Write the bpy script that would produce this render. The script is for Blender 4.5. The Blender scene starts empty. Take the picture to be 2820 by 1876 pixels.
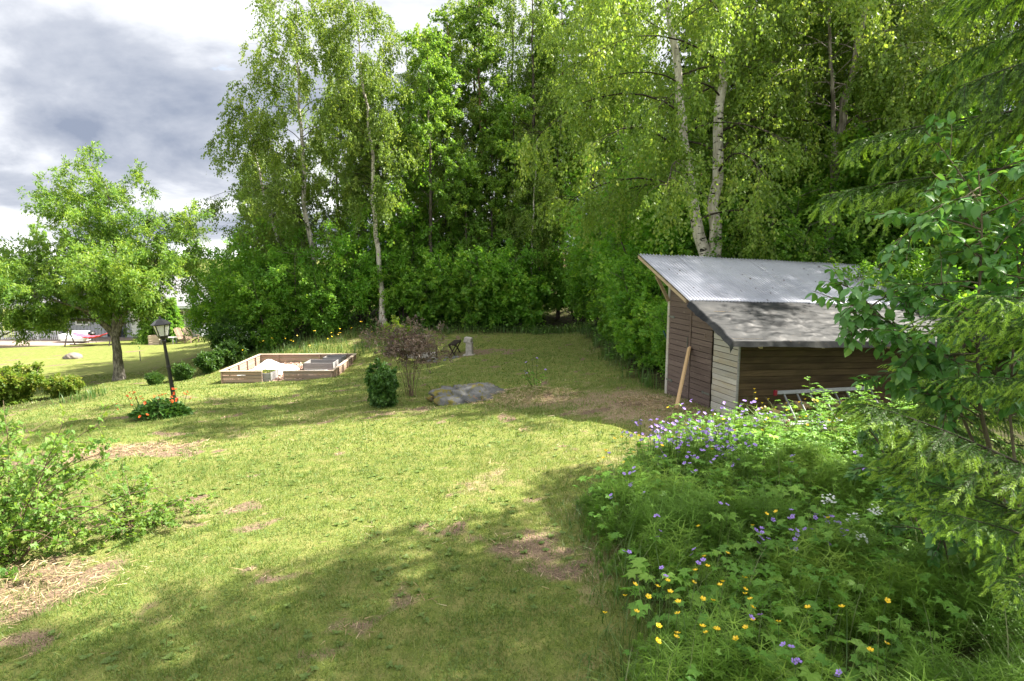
import bpy, math, random
import numpy as np
from mathutils import Vector, Matrix

# ---------------------------------------------------------------- camera, sky, sun, exposure
scene = bpy.context.scene
R = math.radians
cam_data = bpy.data.cameras.new('camera')
cam = bpy.data.objects.new('camera', cam_data)
scene.collection.objects.link(cam)
cam.location = (0, 0, 3.0)
cam.rotation_euler = (R(90 - 8.3), 0, 0)
cam_data.sensor_width = 36.0
cam_data.lens = 21.38
cam_data.clip_start = 0.05
cam_data.clip_end = 2000
scene.camera = cam

SUN_EL, SUN_DIR = R(47.5), (1.0, 0.22)          # where the sun stands (towards +x, slightly beyond)
az = math.atan2(SUN_DIR[0], SUN_DIR[1])       # clockwise from +y
world = bpy.data.worlds.new('World')
scene.world = world
world.use_nodes = True
wn, wl = world.node_tree.nodes, world.node_tree.links
wn.clear()
w_out = wn.new('ShaderNodeOutputWorld')
w_bg = wn.new('ShaderNodeBackground')
w_bg.inputs['Strength'].default_value = 0.118
sky = wn.new('ShaderNodeTexSky')
sky.sky_type = 'NISHITA'
sky.sun_disc = False
sky.sun_elevation = SUN_EL
sky.sun_rotation = az
sky.air_density = 1.0
sky.dust_density = 0.6
# clouds: a broken layer, projected on a plane above the viewer
tc = wn.new('ShaderNodeTexCoord')
sep = wn.new('ShaderNodeSeparateXYZ'); wl.new(tc.outputs['Generated'], sep.inputs[0])
def wmath(op, a, b=None, clamp=False):
    n = wn.new('ShaderNodeMath'); n.operation = op; n.use_clamp = clamp
    for i, q in enumerate((a, b)):
        if q is None: continue
        if hasattr(q, 'links'): wl.new(q, n.inputs[i])
        else: n.inputs[i].default_value = q
    return n.outputs[0]
zz = wmath('ADD', wmath('MAXIMUM', sep.outputs[2], 0.0), 0.16)
cx = wmath('DIVIDE', sep.outputs[0], zz); cy = wmath('DIVIDE', sep.outputs[1], zz)
cmb = wn.new('ShaderNodeCombineXYZ'); wl.new(cx, cmb.inputs[0]); wl.new(cy, cmb.inputs[1])
def wnoise(scale, detail, rough, off, dist=0.0):
    mp = wn.new('ShaderNodeMapping'); wl.new(cmb.outputs[0], mp.inputs[0]); mp.inputs['Location'].default_value = off
    n = wn.new('ShaderNodeTexNoise'); wl.new(mp.outputs[0], n.inputs['Vector'])
    n.inputs['Scale'].default_value = scale; n.inputs['Detail'].default_value = detail
    n.inputs['Roughness'].default_value = rough; n.inputs['Distortion'].default_value = dist
    return n.outputs[0]
def wramp(fac, stops):
    r = wn.new('ShaderNodeValToRGB'); wl.new(fac, r.inputs[0])
    el = r.color_ramp.elements
    while len(el) < len(stops): el.new(0.5)
    for e, (p, c) in zip(el, stops):
        e.position = p; e.color = (*c, 1) if len(c) == 3 else c
    return r.outputs[0]
cover = wramp(wnoise(0.75, 7, 0.55, (3.1, 7.7, 0), 0.25), [(0.20, (0, 0, 0)), (0.30, (1, 1, 1))])
shade = wramp(wnoise(0.55, 8, 0.56, (5.44, 48.58, 13.87), 0.35), [(0.36, (0.50, 0.58, 0.76)), (0.45, (0.92, 0.98, 1.12)), (0.53, (1.65, 1.68, 1.75)), (0.64, (3.9, 3.9, 3.9))])
mix = wn.new('ShaderNodeMixRGB'); wl.new(cover, mix.inputs[0]); wl.new(sky.outputs[0], mix.inputs[1]); wl.new(shade, mix.inputs[2])
wl.new(mix.outputs[0], w_bg.inputs['Color'])
wl.new(w_bg.outputs[0], w_out.inputs[0])

sun_data = bpy.data.lights.new('sun', 'SUN')
sun_data.energy = 3.4
sun_data.angle = R(0.53)
sun_data.color = (1.0, 0.93, 0.82)
sun = bpy.data.objects.new('sun', sun_data)
scene.collection.objects.link(sun)
sd = Vector((SUN_DIR[0], SUN_DIR[1], 0)).normalized() * math.cos(SUN_EL) + Vector((0, 0, math.sin(SUN_EL)))
sun.rotation_euler = sd.to_track_quat('Z', 'Y').to_euler()
sun.location = sd * 60

scene.view_settings.view_transform = 'Standard'
scene.view_settings.look = 'None'
scene.view_settings.exposure = 2.6
scene.view_settings.gamma = 1.0
scene.view_settings.use_curve_mapping = False
scene.cycles.max_bounces = 14
scene.cycles.diffuse_bounces = 8
scene.cycles.glossy_bounces = 2
scene.cycles.transmission_bounces = 10
scene.cycles.transparent_max_bounces = 14
scene.cycles.use_denoising = True
scene.cycles.sample_clamp_indirect = 6.0

# ---------------------------------------------------------------- helpers
COL = scene.collection
def rng_(s): return np.random.default_rng(s)

def np_mesh(name, V, faces, rnd=None, smooth=False, extra=None):
    """faces: list of int arrays (k, n)."""
    me = bpy.data.meshes.new(name)
    V = np.asarray(V, dtype=np.float32).reshape(-1, 3)
    faces = [np.asarray(f, dtype=np.int32) for f in faces if len(f)]
    idx = np.concatenate([f.ravel() for f in faces]) if faces else np.zeros(0, np.int32)
    tot = np.concatenate([np.full(len(f), f.shape[1], np.int32) for f in faces])
    start = np.concatenate([[0], np.cumsum(tot)[:-1]]).astype(np.int32)
    me.vertices.add(len(V)); me.vertices.foreach_set('co', V.ravel())
    me.loops.add(len(idx)); me.loops.foreach_set('vertex_index', idx)
    me.polygons.add(len(tot)); me.polygons.foreach_set('loop_start', start)
    if smooth: me.polygons.foreach_set('use_smooth', np.ones(len(tot), bool))
    me.update(calc_edges=True)
    at = dict(extra or {})
    if rnd is not None: at['rnd'] = rnd
    for k, a in at.items():
        d = me.attributes.new(k, 'FLOAT', 'POINT')
        d.data.foreach_set('value', np.asarray(a, dtype=np.float32))
    return me

def add(name, me, mat=None, parent=None, loc=None, rot=None, scale=None):
    o = bpy.data.objects.new(name, me)
    COL.objects.link(o)
    if mat is not None and me is not None and not me.materials: me.materials.append(mat)
    if parent is not None: o.parent = parent
    if loc is not None: o.location = loc
    if rot is not None: o.rotation_euler = rot
    if scale is not None: o.scale = scale if hasattr(scale, '__len__') else (scale,) * 3
    return o

def tag(o, label=None, cat=None, group=None, kind=None):
    if label: o['label'] = label
    if cat: o['category'] = cat
    if group: o['group'] = group
    if kind: o['kind'] = kind
    return o

def thing(name, label, cat, loc=(0, 0, 0), rz=0.0, group=None):
    o = add(name, None, loc=loc, rot=(0, 0, rz))
    return tag(o, label, cat, group)

def copy_tree(o, parent=None):
    c = o.copy(); COL.objects.link(c); c.parent = parent
    for ch in list(o.children): copy_tree(ch, c)
    return c

class MB:
    """collects simple solids into one mesh"""
    def __init__(s): s.v, s.f = [], []
    def poly(s, vs, fs):
        n = len(s.v); s.v += [tuple(q) for q in vs]; s.f += [tuple(i + n for i in f) for f in fs]
    def box(s, c, size, rot=None, taper=1.0):
        hx, hy, hz = (q / 2 for q in size); m = rot or Matrix.Identity(3); c = Vector(c)
        vs = []
        for z in (-hz, hz):
            k = taper if z > 0 else 1.0
            for x, y in ((-hx, -hy), (hx, -hy), (hx, hy), (-hx, hy)):
                vs.append(c + m @ Vector((x * k, y * k, z)))
        s.poly(vs, [(3, 2, 1, 0), (4, 5, 6, 7), (0, 1, 5, 4), (1, 2, 6, 5), (2, 3, 7, 6), (3, 0, 4, 7)])
    def bar(s, a, b, w, h, up=(0, 0, 1)):
        a, b = Vector(a), Vector(b); d = b - a; L = d.length; d.normalize()
        sx = d.cross(Vector(up))
        if sx.length < 1e-4: sx = d.cross(Vector((0, 1, 0)))
        sx.normalize(); sz = sx.cross(d)
        m = Matrix((sx, d, sz)).transposed()
        s.box((a + b) / 2, (w, L, h), m)
    def tube(s, pts, rad, n=8, caps=True):
        pts = [Vector(p) for p in pts]
        if not hasattr(rad, '__len__'): rad = [rad] * len(pts)
        vs = []; k = len(pts)
        for i, p in enumerate(pts):
            t = (pts[min(i + 1, k - 1)] - pts[max(i - 1, 0)]).normalized()
            u = t.cross(Vector((0.12, 0.97, 0.2))); u.normalize(); w = t.cross(u)
            for j in range(n):
                an = 2 * math.pi * j / n
                vs.append(p + (u * math.cos(an) + w * math.sin(an)) * rad[i])
        fs = [(i * n + j, i * n + (j + 1) % n, (i + 1) * n + (j + 1) % n, (i + 1) * n + j) for i in range(k - 1) for j in range(n)]
        if caps: fs += [tuple(range(n))[::-1], tuple((k - 1) * n + j for j in range(n))]
        s.poly(vs, fs)
    def lathe(s, prof, n=12, c=(0, 0, 0)):
        vs = []
        for r, z in prof:
            for j in range(n):
                an = 2 * math.pi * j / n; vs.append((c[0] + r * math.cos(an), c[1] + r * math.sin(an), c[2] + z))
        k = len(prof)
        fs = [(i * n + j, i * n + (j + 1) % n, (i + 1) * n + (j + 1) % n, (i + 1) * n + j) for i in range(k - 1) for j in range(n)]
        fs += [tuple(range(n))[::-1], tuple((k - 1) * n + j for j in range(n))]
        s.poly(vs, fs)
    def prism(s, poly, n):
        """extrude a planar polygon (list of 3d points) by vector n"""
        k = len(poly); n = Vector(n); p = [Vector(q) for q in poly]
        s.poly(p + [q + n for q in p], [tuple(range(k))[::-1], tuple(range(k, 2 * k))] + [(i, (i + 1) % k, k + (i + 1) % k, k + i) for i in range(k)])
    def build(s, name, mat, parent=None, bevel=0.0, smooth=False, loc=None, rot=None, fn=None):
        me = bpy.data.meshes.new(name)
        v = [fn(q) for q in s.v] if fn else s.v
        me.from_pydata([tuple(q) for q in v], [], s.f)
        if smooth: me.polygons.foreach_set('use_smooth', [True] * len(me.polygons))
        me.update()
        o = add(name, me, mat, parent, loc, rot)
        if bevel:
            b = o.modifiers.new('bevel', 'BEVEL'); b.width = bevel; b.segments = 1; b.limit_method = 'ANGLE'
        return o

# ---- value noise in numpy (terrain, wear patches)
_lat = rng_(77).random((256, 256))
def vnoise(x, y, scale, seed=0):
    x = np.asarray(x, float) * scale + seed * 17.31; y = np.asarray(y, float) * scale + seed * 9.77
    xi = np.floor(x).astype(int); yi = np.floor(y).astype(int); fx = x - xi; fy = y - yi
    fx = fx * fx * (3 - 2 * fx); fy = fy * fy * (3 - 2 * fy)
    g = lambda a, b: _lat[a % 256, b % 256]
    return (g(xi, yi) * (1 - fx) + g(xi + 1, yi) * fx) * (1 - fy) + (g(xi, yi + 1) * (1 - fx) + g(xi + 1, yi + 1) * fx) * fy
def fbm(x, y, scale, seed=0, oct=4, gain=0.5):
    s = 0; a = 1; t = 0
    for i in range(oct):
        s = s + a * vnoise(x, y, scale * 2 ** i, seed + i * 3); t += a; a *= gain
    return s / t
def sstep(a, b, x):
    t = np.clip((np.asarray(x, float) - a) / (b - a), 0, 1); return t * t * (3 - 2 * t)

# ---------------------------------------------------------------- materials
MATS = {}
class NT:
    """small wrapper to write node trees briefly"""
    def __init__(s, name):
        s.m = bpy.data.materials.new(name); s.m.use_nodes = True
        s.n, s.l = s.m.node_tree.nodes, s.m.node_tree.links; s.n.clear()
        s.out = s.n.new('ShaderNodeOutputMaterial'); MATS[name] = s.m
    def put(s, sock, v):
        if hasattr(v, 'is_linked') or hasattr(v, 'links'): s.l.new(v, sock)
        elif hasattr(v, '__len__') and len(v) == 3 and sock.type == 'RGBA': sock.default_value = (*v, 1)
        else: sock.default_value = v
    def node(s, t, props=None, **ins):
        n = s.n.new(t)
        for k, v in (props or {}).items(): setattr(n, k, v)
        for k, v in ins.items():
            k = k.replace('_', ' ')
            s.put(n.inputs[int(k[1:])] if k[0] == 'i' and k[1:].isdigit() else n.inputs[k], v)
        return n
    def coord(s, which='Object'):
        return s.node('ShaderNodeTexCoord').outputs[which]
    def pos(s): return s.node('ShaderNodeNewGeometry').outputs['Position']
    def attr(s, name='rnd'): return s.node('ShaderNodeAttribute', {'attribute_name': name}).outputs['Fac']
    def objrand(s): return s.node('ShaderNodeObjectInfo').outputs['Random']
    def mapping(s, vec, scale=(1, 1, 1), rot=(0, 0, 0), loc=(0, 0, 0)):
        n = s.node('ShaderNodeMapping'); s.l.new(vec, n.inputs[0])
        n.inputs['Scale'].default_value = scale; n.inputs['Rotation'].default_value = rot; n.inputs['Location'].default_value = loc
        return n.outputs[0]
    def noise(s, vec, scale, detail=4, rough=0.55, dist=0.0, col=False):
        n = s.node('ShaderNodeTexNoise'); s.l.new(vec, n.inputs['Vector'])
        n.inputs['Scale'].default_value = scale; n.inputs['Detail'].default_value = detail
        n.inputs['Roughness'].default_value = rough; n.inputs['Distortion'].default_value = dist
        return n.outputs[1 if col else 0]
    def ramp(s, fac, stops, interp='LINEAR'):
        r = s.n.new('ShaderNodeValToRGB'); s.l.new(fac, r.inputs[0]); r.color_ramp.interpolation = interp
        el = r.color_ramp.elements
        while len(el) < len(stops): el.new(0.5)
        for e, (p, c) in zip(el, stops):
            c = (c, c, c) if not hasattr(c, '__len__') else c
            e.position = p; e.color = (*c, 1)
        return r.outputs[0]
    def mix(s, fac, a, b, mode='MIX'):
        n = s.n.new('ShaderNodeMixRGB'); n.blend_type = mode
        s.put(n.inputs[0], fac); s.put(n.inputs[1], a); s.put(n.inputs[2], b); return n.outputs[0]
    def math(s, op, a, b=0.0, clamp=False):
        n = s.n.new('ShaderNodeMath'); n.operation = op; n.use_clamp = clamp
        s.put(n.inputs[0], a); s.put(n.inputs[1], b); return n.outputs[0]
    def bump(s, h, strength=0.3, dist=0.02):
        n = s.node('ShaderNodeBump'); s.l.new(h, n.inputs['Height'])
        n.inputs['Strength'].default_value = strength; n.inputs['Distance'].default_value = dist
        return n.outputs[0]
    def bsdf(s, color, rough=0.7, metal=0.0, spec=0.3, normal=None, **kw):
        b = s.node('ShaderNodeBsdfPrincipled')
        s.put(b.inputs['Base Color'], color); s.put(b.inputs['Roughness'], rough); s.put(b.inputs['Metallic'], metal)
        s.put(b.inputs['Specular IOR Level'], spec)
        for k, v in kw.items(): s.put(b.inputs[k.replace('_', ' ')], v)
        if normal is not None: s.l.new(normal, b.inputs['Normal'])
        return b.outputs[0]
    def done(s, sh):
        s.l.new(sh, s.out.inputs[0]); return s.m

def leaf_mat(name, stops, trans=0.5, rough=0.45, spec=0.35, hue=0.25, tboost=(1.6, 1.5, 0.75)):
    """leaf colour by the leaf's own random value, a little different for each plant; light shines through"""
    t = NT(name)
    c = t.ramp(t.attr('rnd'), stops)
    o = t.objrand()
    c = t.mix(t.math('MULTIPLY', o, hue), c, t.mix(1.0, c, (1.25, 1.05, 0.6), 'MULTIPLY'))
    v = t.math('ADD', t.math('MULTIPLY', t.math('FRACT', t.math('MULTIPLY', o, 7.3)), 0.42), 0.82)
    vv = t.node('ShaderNodeCombineXYZ')
    for i in range(3): t.l.new(v, vv.inputs[i])
    if hue: c = t.mix(1.0, c, vv.outputs[0], 'MULTIPLY')
    c2 = t.mix(1.0, c, tboost, 'MULTIPLY')
    a = t.bsdf(c, rough, 0.0, spec)
    b = t.node('ShaderNodeBsdfTranslucent'); t.l.new(c2, b.inputs[0])
    m = t.node('ShaderNodeMixShader'); m.inputs[0].default_value = trans
    t.l.new(a, m.inputs[1]); t.l.new(b.outputs[0], m.inputs[2])
    return t.done(m.outputs[0])

leaf_mat('birch_leaf', [(0, (0.096, 0.169, 0.033)), (0.5, (0.149, 0.241, 0.047)), (1, (0.263, 0.338, 0.082))])
leaf_mat('aspen_leaf', [(0, (0.091, 0.185, 0.033)), (0.5, (0.142, 0.268, 0.044)), (1, (0.262, 0.370, 0.073))])
leaf_mat('shrub_leaf', [(0, (0.091, 0.231, 0.033)), (0.6, (0.161, 0.339, 0.047)), (1, (0.292, 0.462, 0.072))])
leaf_mat('rowan_leaf', [(0, (0.072, 0.157, 0.038)), (0.5, (0.122, 0.229, 0.047)), (1, (0.243, 0.343, 0.074))])
leaf_mat('yellow_shrub_leaf', [(0, (0.10, 0.19, 0.025)), (0.6, (0.18, 0.28, 0.04)), (1, (0.34, 0.33, 0.08))])
leaf_mat('barberry_leaf', [(0, (0.10, 0.085, 0.07)), (0.35, (0.17, 0.14, 0.115)), (0.7, (0.22, 0.15, 0.115)), (1, (0.20, 0.21, 0.12))], trans=0.3, tboost=(1.2, 1.1, 1.0))
leaf_mat('deep_leaf', [(0, (0.03, 0.085, 0.018)), (0.6, (0.055, 0.13, 0.025)), (1, (0.10, 0.19, 0.04))], trans=0.35)
leaf_mat('sapling_leaf', [(0, (0.051, 0.152, 0.039)), (0.6, (0.085, 0.220, 0.052)), (1, (0.169, 0.321, 0.078))], rough=0.38, spec=0.5, trans=0.3)
leaf_mat('herb_leaf', [(0, (0.078, 0.206, 0.028)), (0.6, (0.137, 0.299, 0.042)), (1, (0.253, 0.430, 0.079))], rough=0.5, trans=0.35)
leaf_mat('horsetail_green', [(0, (0.097, 0.218, 0.025)), (0.6, (0.175, 0.328, 0.038)), (1, (0.293, 0.437, 0.062))], trans=0.25)
leaf_mat('spruce_needle', [(0, (0.046, 0.103, 0.022)), (0.35, (0.086, 0.193, 0.033)), (0.6, (0.184, 0.335, 0.044)), (1, (0.391, 0.592, 0.077))], trans=0.28, rough=0.5, tboost=(1.2, 1.2, 0.6))
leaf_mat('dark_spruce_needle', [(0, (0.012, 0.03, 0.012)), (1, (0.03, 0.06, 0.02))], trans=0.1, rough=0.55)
leaf_mat('grass_blade', [(0, (0.101, 0.167, 0.037)), (0.45, (0.162, 0.230, 0.055)), (0.75, (0.275, 0.293, 0.111)), (1, (0.404, 0.343, 0.247))], trans=0.3, rough=0.55, hue=0.0)
leaf_mat('tall_grass', [(0, (0.060, 0.140, 0.033)), (0.7, (0.110, 0.200, 0.046)), (1, (0.240, 0.270, 0.130))], trans=0.3, rough=0.45)
leaf_mat('straw', [(0, (0.215, 0.146, 0.077)), (0.6, (0.352, 0.264, 0.145)), (1, (0.469, 0.391, 0.248))], trans=0.1, rough=0.8, hue=0.0)

def bark_mat(name, base, dark, scale=(9, 9, 2.2), thr=(0.42, 0.6), bands=False):
    t = NT(name)
    p = t.coord('Object')
    n = t.noise(t.mapping(p, scale), 1.0, 6, 0.6)
    c = t.ramp(n, [(thr[0], dark), (thr[1], base)])
    if bands:
        b = t.noise(t.mapping(p, (4, 4, 13)), 1.0, 3, 0.65, 0.6)
        f = t.ramp(b, [(0.36, 1.0), (0.42, 0.0)])
        c = t.mix(f, c, (0.02, 0.018, 0.016))
        zc = t.node('ShaderNodeSeparateXYZ'); t.l.new(p, zc.inputs[0])
        low = t.noise(t.mapping(p, (6, 6, 1.5)), 1.0, 5, 0.6)
        c = t.mix(t.ramp(low, [(0.56, 0.0), (0.72, 0.8)]), c, (0.07, 0.062, 0.055))
    return t.done(t.bsdf(c, 0.85, spec=0.15, normal=t.bump(n, 0.6, 0.02)))
bark_mat('birch_bark', (0.62, 0.58, 0.52), (0.40, 0.36, 0.32), bands=True)
bark_mat('grey_bark', (0.17, 0.145, 0.12), (0.055, 0.046, 0.04))
bark_mat('rowan_bark', (0.24, 0.22, 0.19), (0.08, 0.072, 0.062), scale=(14, 14, 5))
bark_mat('pine_bark', (0.30, 0.19, 0.12), (0.10, 0.07, 0.05))
bark_mat('pale_bark', (0.36, 0.32, 0.28), (0.13, 0.11, 0.095))
bark_mat('dark_bark', (0.085, 0.07, 0.055), (0.03, 0.025, 0.02))
bark_mat('twig_bark', (0.20, 0.14, 0.10), (0.09, 0.06, 0.045), scale=(20, 20, 6))
bark_mat('green_stem', (0.10, 0.15, 0.04), (0.06, 0.10, 0.03))
bark_mat('sapling_bark', (0.16, 0.14, 0.085), (0.07, 0.06, 0.04))

def wood_mat(name, base, dark, stain=None, rough=0.8, var=0.25, along='z', knots=0.5, peel=None):
    """weathered board: fine grain along the board, knots, tone changing from board to board"""
    t = NT(name)
    p = t.coord('Object'); o = t.objrand()
    sc = {'z': (2.2, 2.2, 70), 'x': (2.0, 60, 60), 'y': (60, 2.0, 60), 'v': (60, 60, 2.0)}[along]
    off = t.node('ShaderNodeVectorMath', {'operation': 'ADD'}); t.l.new(p, off.inputs[0])
    cm = t.node('ShaderNodeCombineXYZ'); t.l.new(t.math('MULTIPLY', o, 13.0), cm.inputs[0]); t.l.new(t.math('MULTIPLY', o, 29.0), cm.inputs[1])
    t.l.new(cm.outputs[0], off.inputs[1])
    g = t.noise(t.mapping(off.outputs[0], sc), 1.0, 5, 0.6, 0.3)
    c = t.ramp(g, [(0.3, dark), (0.65, base)])
    big = t.noise(t.mapping(off.outputs[0], tuple(max(1.2, q * 0.06) for q in sc)), 1.0, 4, 0.6)
    if stain is not None: c = t.mix(t.ramp(big, [(0.45, 0.0), (0.68, 0.8)]), c, stain)
    kn = t.node('ShaderNodeTexVoronoi'); t.l.new(t.mapping(off.outputs[0], (3.3, 3.3, 9.0)), kn.inputs['Vector'])
    c = t.mix(t.ramp(kn.outputs['Distance'], [(0.07, knots), (0.13, 0.0)]), c, tuple(q * 0.35 for q in dark))
    if peel is not None:
        pn = t.noise(t.mapping(p, (9, 9, 26)), 1.0, 6, 0.7)
        c = t.mix(t.ramp(pn, [(0.60, 0.0), (0.68, 0.7)]), c, peel)
    v = t.math('ADD', t.math('MULTIPLY', o, 2 * var), 1.0 - var)
    cmv = t.node('ShaderNodeCombineXYZ')
    for i in range(3): t.l.new(v, cmv.inputs[i])
    c = t.mix(1.0, c, cmv.outputs[0], 'MULTIPLY')
    return t.done(t.bsdf(c, rough, spec=0.2, normal=t.bump(g, 0.35, 0.004)))
wood_mat('door_board', (0.165, 0.124, 0.108), (0.11, 0.08, 0.07), var=0.12, knots=0.15, peel=(0.26, 0.21, 0.18))
wood_mat('pale_board', (0.54, 0.51, 0.455), (0.36, 0.345, 0.315), stain=(0.42, 0.355, 0.25), var=0.18, knots=0.8)
wood_mat('brown_board', (0.13, 0.088, 0.05), (0.06, 0.04, 0.024), stain=(0.05, 0.033, 0.02), var=0.25)
wood_mat('fresh_wood', (0.62, 0.43, 0.24), (0.50, 0.33, 0.17), var=0.05, along='v', knots=0.3)
wood_mat('rafter_wood', (0.42, 0.33, 0.22), (0.28, 0.21, 0.14), var=0.1)
wood_mat('bed_board', (0.38, 0.27, 0.20), (0.24, 0.17, 0.13), stain=(0.27, 0.23, 0.20), var=0.16)
wood_mat('grey_board', (0.32, 0.31, 0.31), (0.19, 0.185, 0.185), var=0.14)
wood_mat('cap_board', (0.52, 0.42, 0.33), (0.36, 0.29, 0.23), var=0.1)
wood_mat('chair_wood', (0.30, 0.22, 0.16), (0.18, 0.13, 0.10))
wood_mat('deck_wood', (0.34, 0.27, 0.23), (0.22, 0.175, 0.15))
wood_mat('tar_wood', (0.035, 0.026, 0.02), (0.018, 0.014, 0.011))

def plain(name, c, rough=0.6, metal=0.0, spec=0.3, var=0.2, scale=6.0, bumps=0.1):
    t = NT(name); p = t.coord('Object'); n = t.noise(p, scale, 5, 0.6)
    c2 = t.mix(t.ramp(n, [(0.3, 0.0), (0.7, 1.0)]), tuple(q * (1 - var) for q in c), tuple(min(1, q * (1 + var)) for q in c))
    return t.done(t.bsdf(c2, rough, metal, spec, t.bump(n, bumps, 0.01)))
plain('black_iron', (0.012, 0.012, 0.013), 0.38, 0.0, 0.5, 0.3, 20)
plain('steel_bracket', (0.16, 0.17, 0.15), 0.6, 0.3)
plain('aluminium', (0.22, 0.23, 0.23), 0.5, 0.6, 0.5, 0.12)
plain('red_plastic', (0.22, 0.012, 0.03), 0.45)
plain('hammock_red', (0.75, 0.09, 0.14), 0.85)
plain('dark_pole', (0.05, 0.04, 0.035), 0.6)
plain('green_metal', (0.012, 0.075, 0.045), 0.4)
plain('white_paint', (0.74, 0.75, 0.76), 0.55, var=0.05)
plain('grey_siding', (0.42, 0.44, 0.48), 0.7, var=0.08)
plain('blue_siding', (0.38, 0.47, 0.55), 0.7, var=0.08)
plain('roof_tile', (0.22, 0.22, 0.235), 0.75, var=0.15, scale=3)
plain('house_stone', (0.20, 0.17, 0.15), 0.9, var=0.35, scale=2, bumps=0.6)
plain('concrete', (0.33, 0.31, 0.28), 0.9, var=0.3, scale=9, bumps=0.5)
plain('fleece', (0.72, 0.74, 0.74), 0.9, var=0.06, scale=3, bumps=0.2)
plain('lilac_cloth', (0.30, 0.22, 0.42), 0.9)
plain('petal_yellow', (0.85, 0.57, 0.015), 0.35, spec=0.5, var=0.12, scale=40)
plain('petal_purple', (0.34, 0.22, 0.62), 0.6, var=0.2, scale=40)
plain('petal_white', (0.78, 0.80, 0.78), 0.6, var=0.05)
plain('petal_orange', (0.80, 0.10, 0.015), 0.5, var=0.2, scale=40)
plain('petal_pink', (0.52, 0.12, 0.2), 0.5)
plain('bark_log', (0.16, 0.12, 0.09), 0.9, var=0.45, scale=14, bumps=0.8)
plain('split_wood', (0.46, 0.32, 0.19), 0.8, var=0.2, scale=12)
plain('garden_soil', (0.075, 0.05, 0.035), 0.95, var=0.4, scale=25, bumps=0.8)
t = NT('lamp_glass'); t.done(t.bsdf((0.82, 0.84, 0.80), 0.25, spec=0.5, Transmission_Weight=0.55))
t = NT('window_glass'); t.done(t.bsdf((0.03, 0.04, 0.05), 0.06, spec=0.8))

# corrugated steel: galvanised, dulled, with needles and specks lying in the valleys
t = NT('corrugated_steel'); p = t.coord('Object')
n = t.noise(p, 1.1, 5, 0.6); n2 = t.noise(t.mapping(p, (22, 7, 7)), 1.0, 2, 0.5); st = t.noise(t.mapping(p, (30, 1.0, 1.0)), 1.0, 4, 0.6)
c = t.ramp(n, [(0.3, (0.29, 0.305, 0.35)), (0.7, (0.42, 0.435, 0.49))])
c = t.mix(t.ramp(st, [(0.5, 0.0), (0.75, 0.35)]), c, (0.34, 0.33, 0.33))
c = t.mix(t.ramp(n2, [(0.695, 0.0), (0.72, 0.85)]), c, (0.07, 0.05, 0.04))
t.done(t.bsdf(c, t.ramp(n, [(0.3, 0.5), (0.7, 0.38)]), 0.35, 0.4, t.bump(n, 0.05, 0.01)))

# tarpaulin: black plastic greyed by dust, shiny where clean
t = NT('tarpaulin'); p = t.coord('Object')
n = t.noise(p, 2.6, 6, 0.65, 0.5); f = t.noise(t.mapping(p, (8, 20, 8)), 1.0, 5, 0.6)
c = t.ramp(n, [(0.36, (0.010, 0.011, 0.013)), (0.52, (0.025, 0.027, 0.029)), (0.74, (0.07, 0.069, 0.067))])
c = t.mix(t.ramp(f, [(0.66, 0.0), (0.72, 0.5)]), c, (0.16, 0.11, 0.07))
t.done(t.bsdf(c, t.ramp(n, [(0.35, 0.5), (0.65, 0.75)]), 0.0, 0.16, t.bump(f, 0.35, 0.015)))

# boulder: grey granite with moss and rust-coloured lichen
t = NT('granite'); p = t.coord('Object')
n = t.noise(p, 3.2, 8, 0.7); fine = t.noise(p, 28, 4, 0.7)
c = t.ramp(n, [(0.3, (0.07, 0.072, 0.072)), (0.55, (0.15, 0.15, 0.145)), (0.75, (0.25, 0.245, 0.235))])
c = t.mix(t.ramp(fine, [(0.35, 0.35), (0.5, 0.0)]), c, (0.09, 0.09, 0.09))
ms = t.noise(t.mapping(p, (1, 1, 1), loc=(3, 1, 2)), 4.5, 7, 0.7)
sx = t.node('ShaderNodeSeparateXYZ'); t.l.new(p, sx.inputs[0])
left = t.math('MULTIPLY', t.math('ADD', sx.outputs[0], 0.15), -0.07)
c = t.mix(t.ramp(t.math('ADD', ms, left), [(0.52, 0.0), (0.58, 0.9)]), c, (0.15, 0.13, 0.02))
oc = t.noise(t.mapping(p, (1.6, 1.6, 1.6), loc=(9, 4, 0)), 1.6, 5, 0.6)
c = t.mix(t.ramp(oc, [(0.66, 0.0), (0.70, 0.75)]), c, (0.36, 0.15, 0.04))
t.done(t.bsdf(c, 0.92, spec=0.2, normal=t.bump(n, 0.8, 0.05)))

# ground: turf, thatch and bare soil; 'dry' and 'soil' are worn places of the lawn
t = NT('ground_turf'); p = t.pos()
n = t.noise(p, 5.0, 6, 0.65); f = t.noise(p, 60.0, 3, 0.7); b = t.noise(p, 0.7, 4, 0.6)
g = t.mix(t.ramp(f, [(0.35, 0.0), (0.65, 1.0)]), (0.08, 0.11, 0.025), (0.17, 0.205, 0.045))
g = t.mix(t.ramp(n, [(0.42, 0.0), (0.62, 0.6)]), g, (0.22, 0.20, 0.075))
th = t.mix(t.ramp(f, [(0.35, 0.0), (0.65, 1.0)]), (0.18, 0.125, 0.075), (0.36, 0.285, 0.18))
so = t.mix(t.ramp(f, [(0.35, 0.0), (0.65, 1.0)]), (0.08, 0.055, 0.038), (0.26, 0.19, 0.13))
dr = t.math('ADD', t.attr('dry'), t.math('MULTIPLY', t.math('SUBTRACT', n, 0.5), 0.9))
c = t.mix(t.ramp(dr, [(0.35, 0.0), (0.75, 1.0)]), g, th)
sl = t.math('ADD', t.attr('soil'), t.math('MULTIPLY', t.math('SUBTRACT', n, 0.5), 0.9))
c = t.mix(t.ramp(sl, [(0.4, 0.0), (0.7, 1.0)]), c, so)
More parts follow.
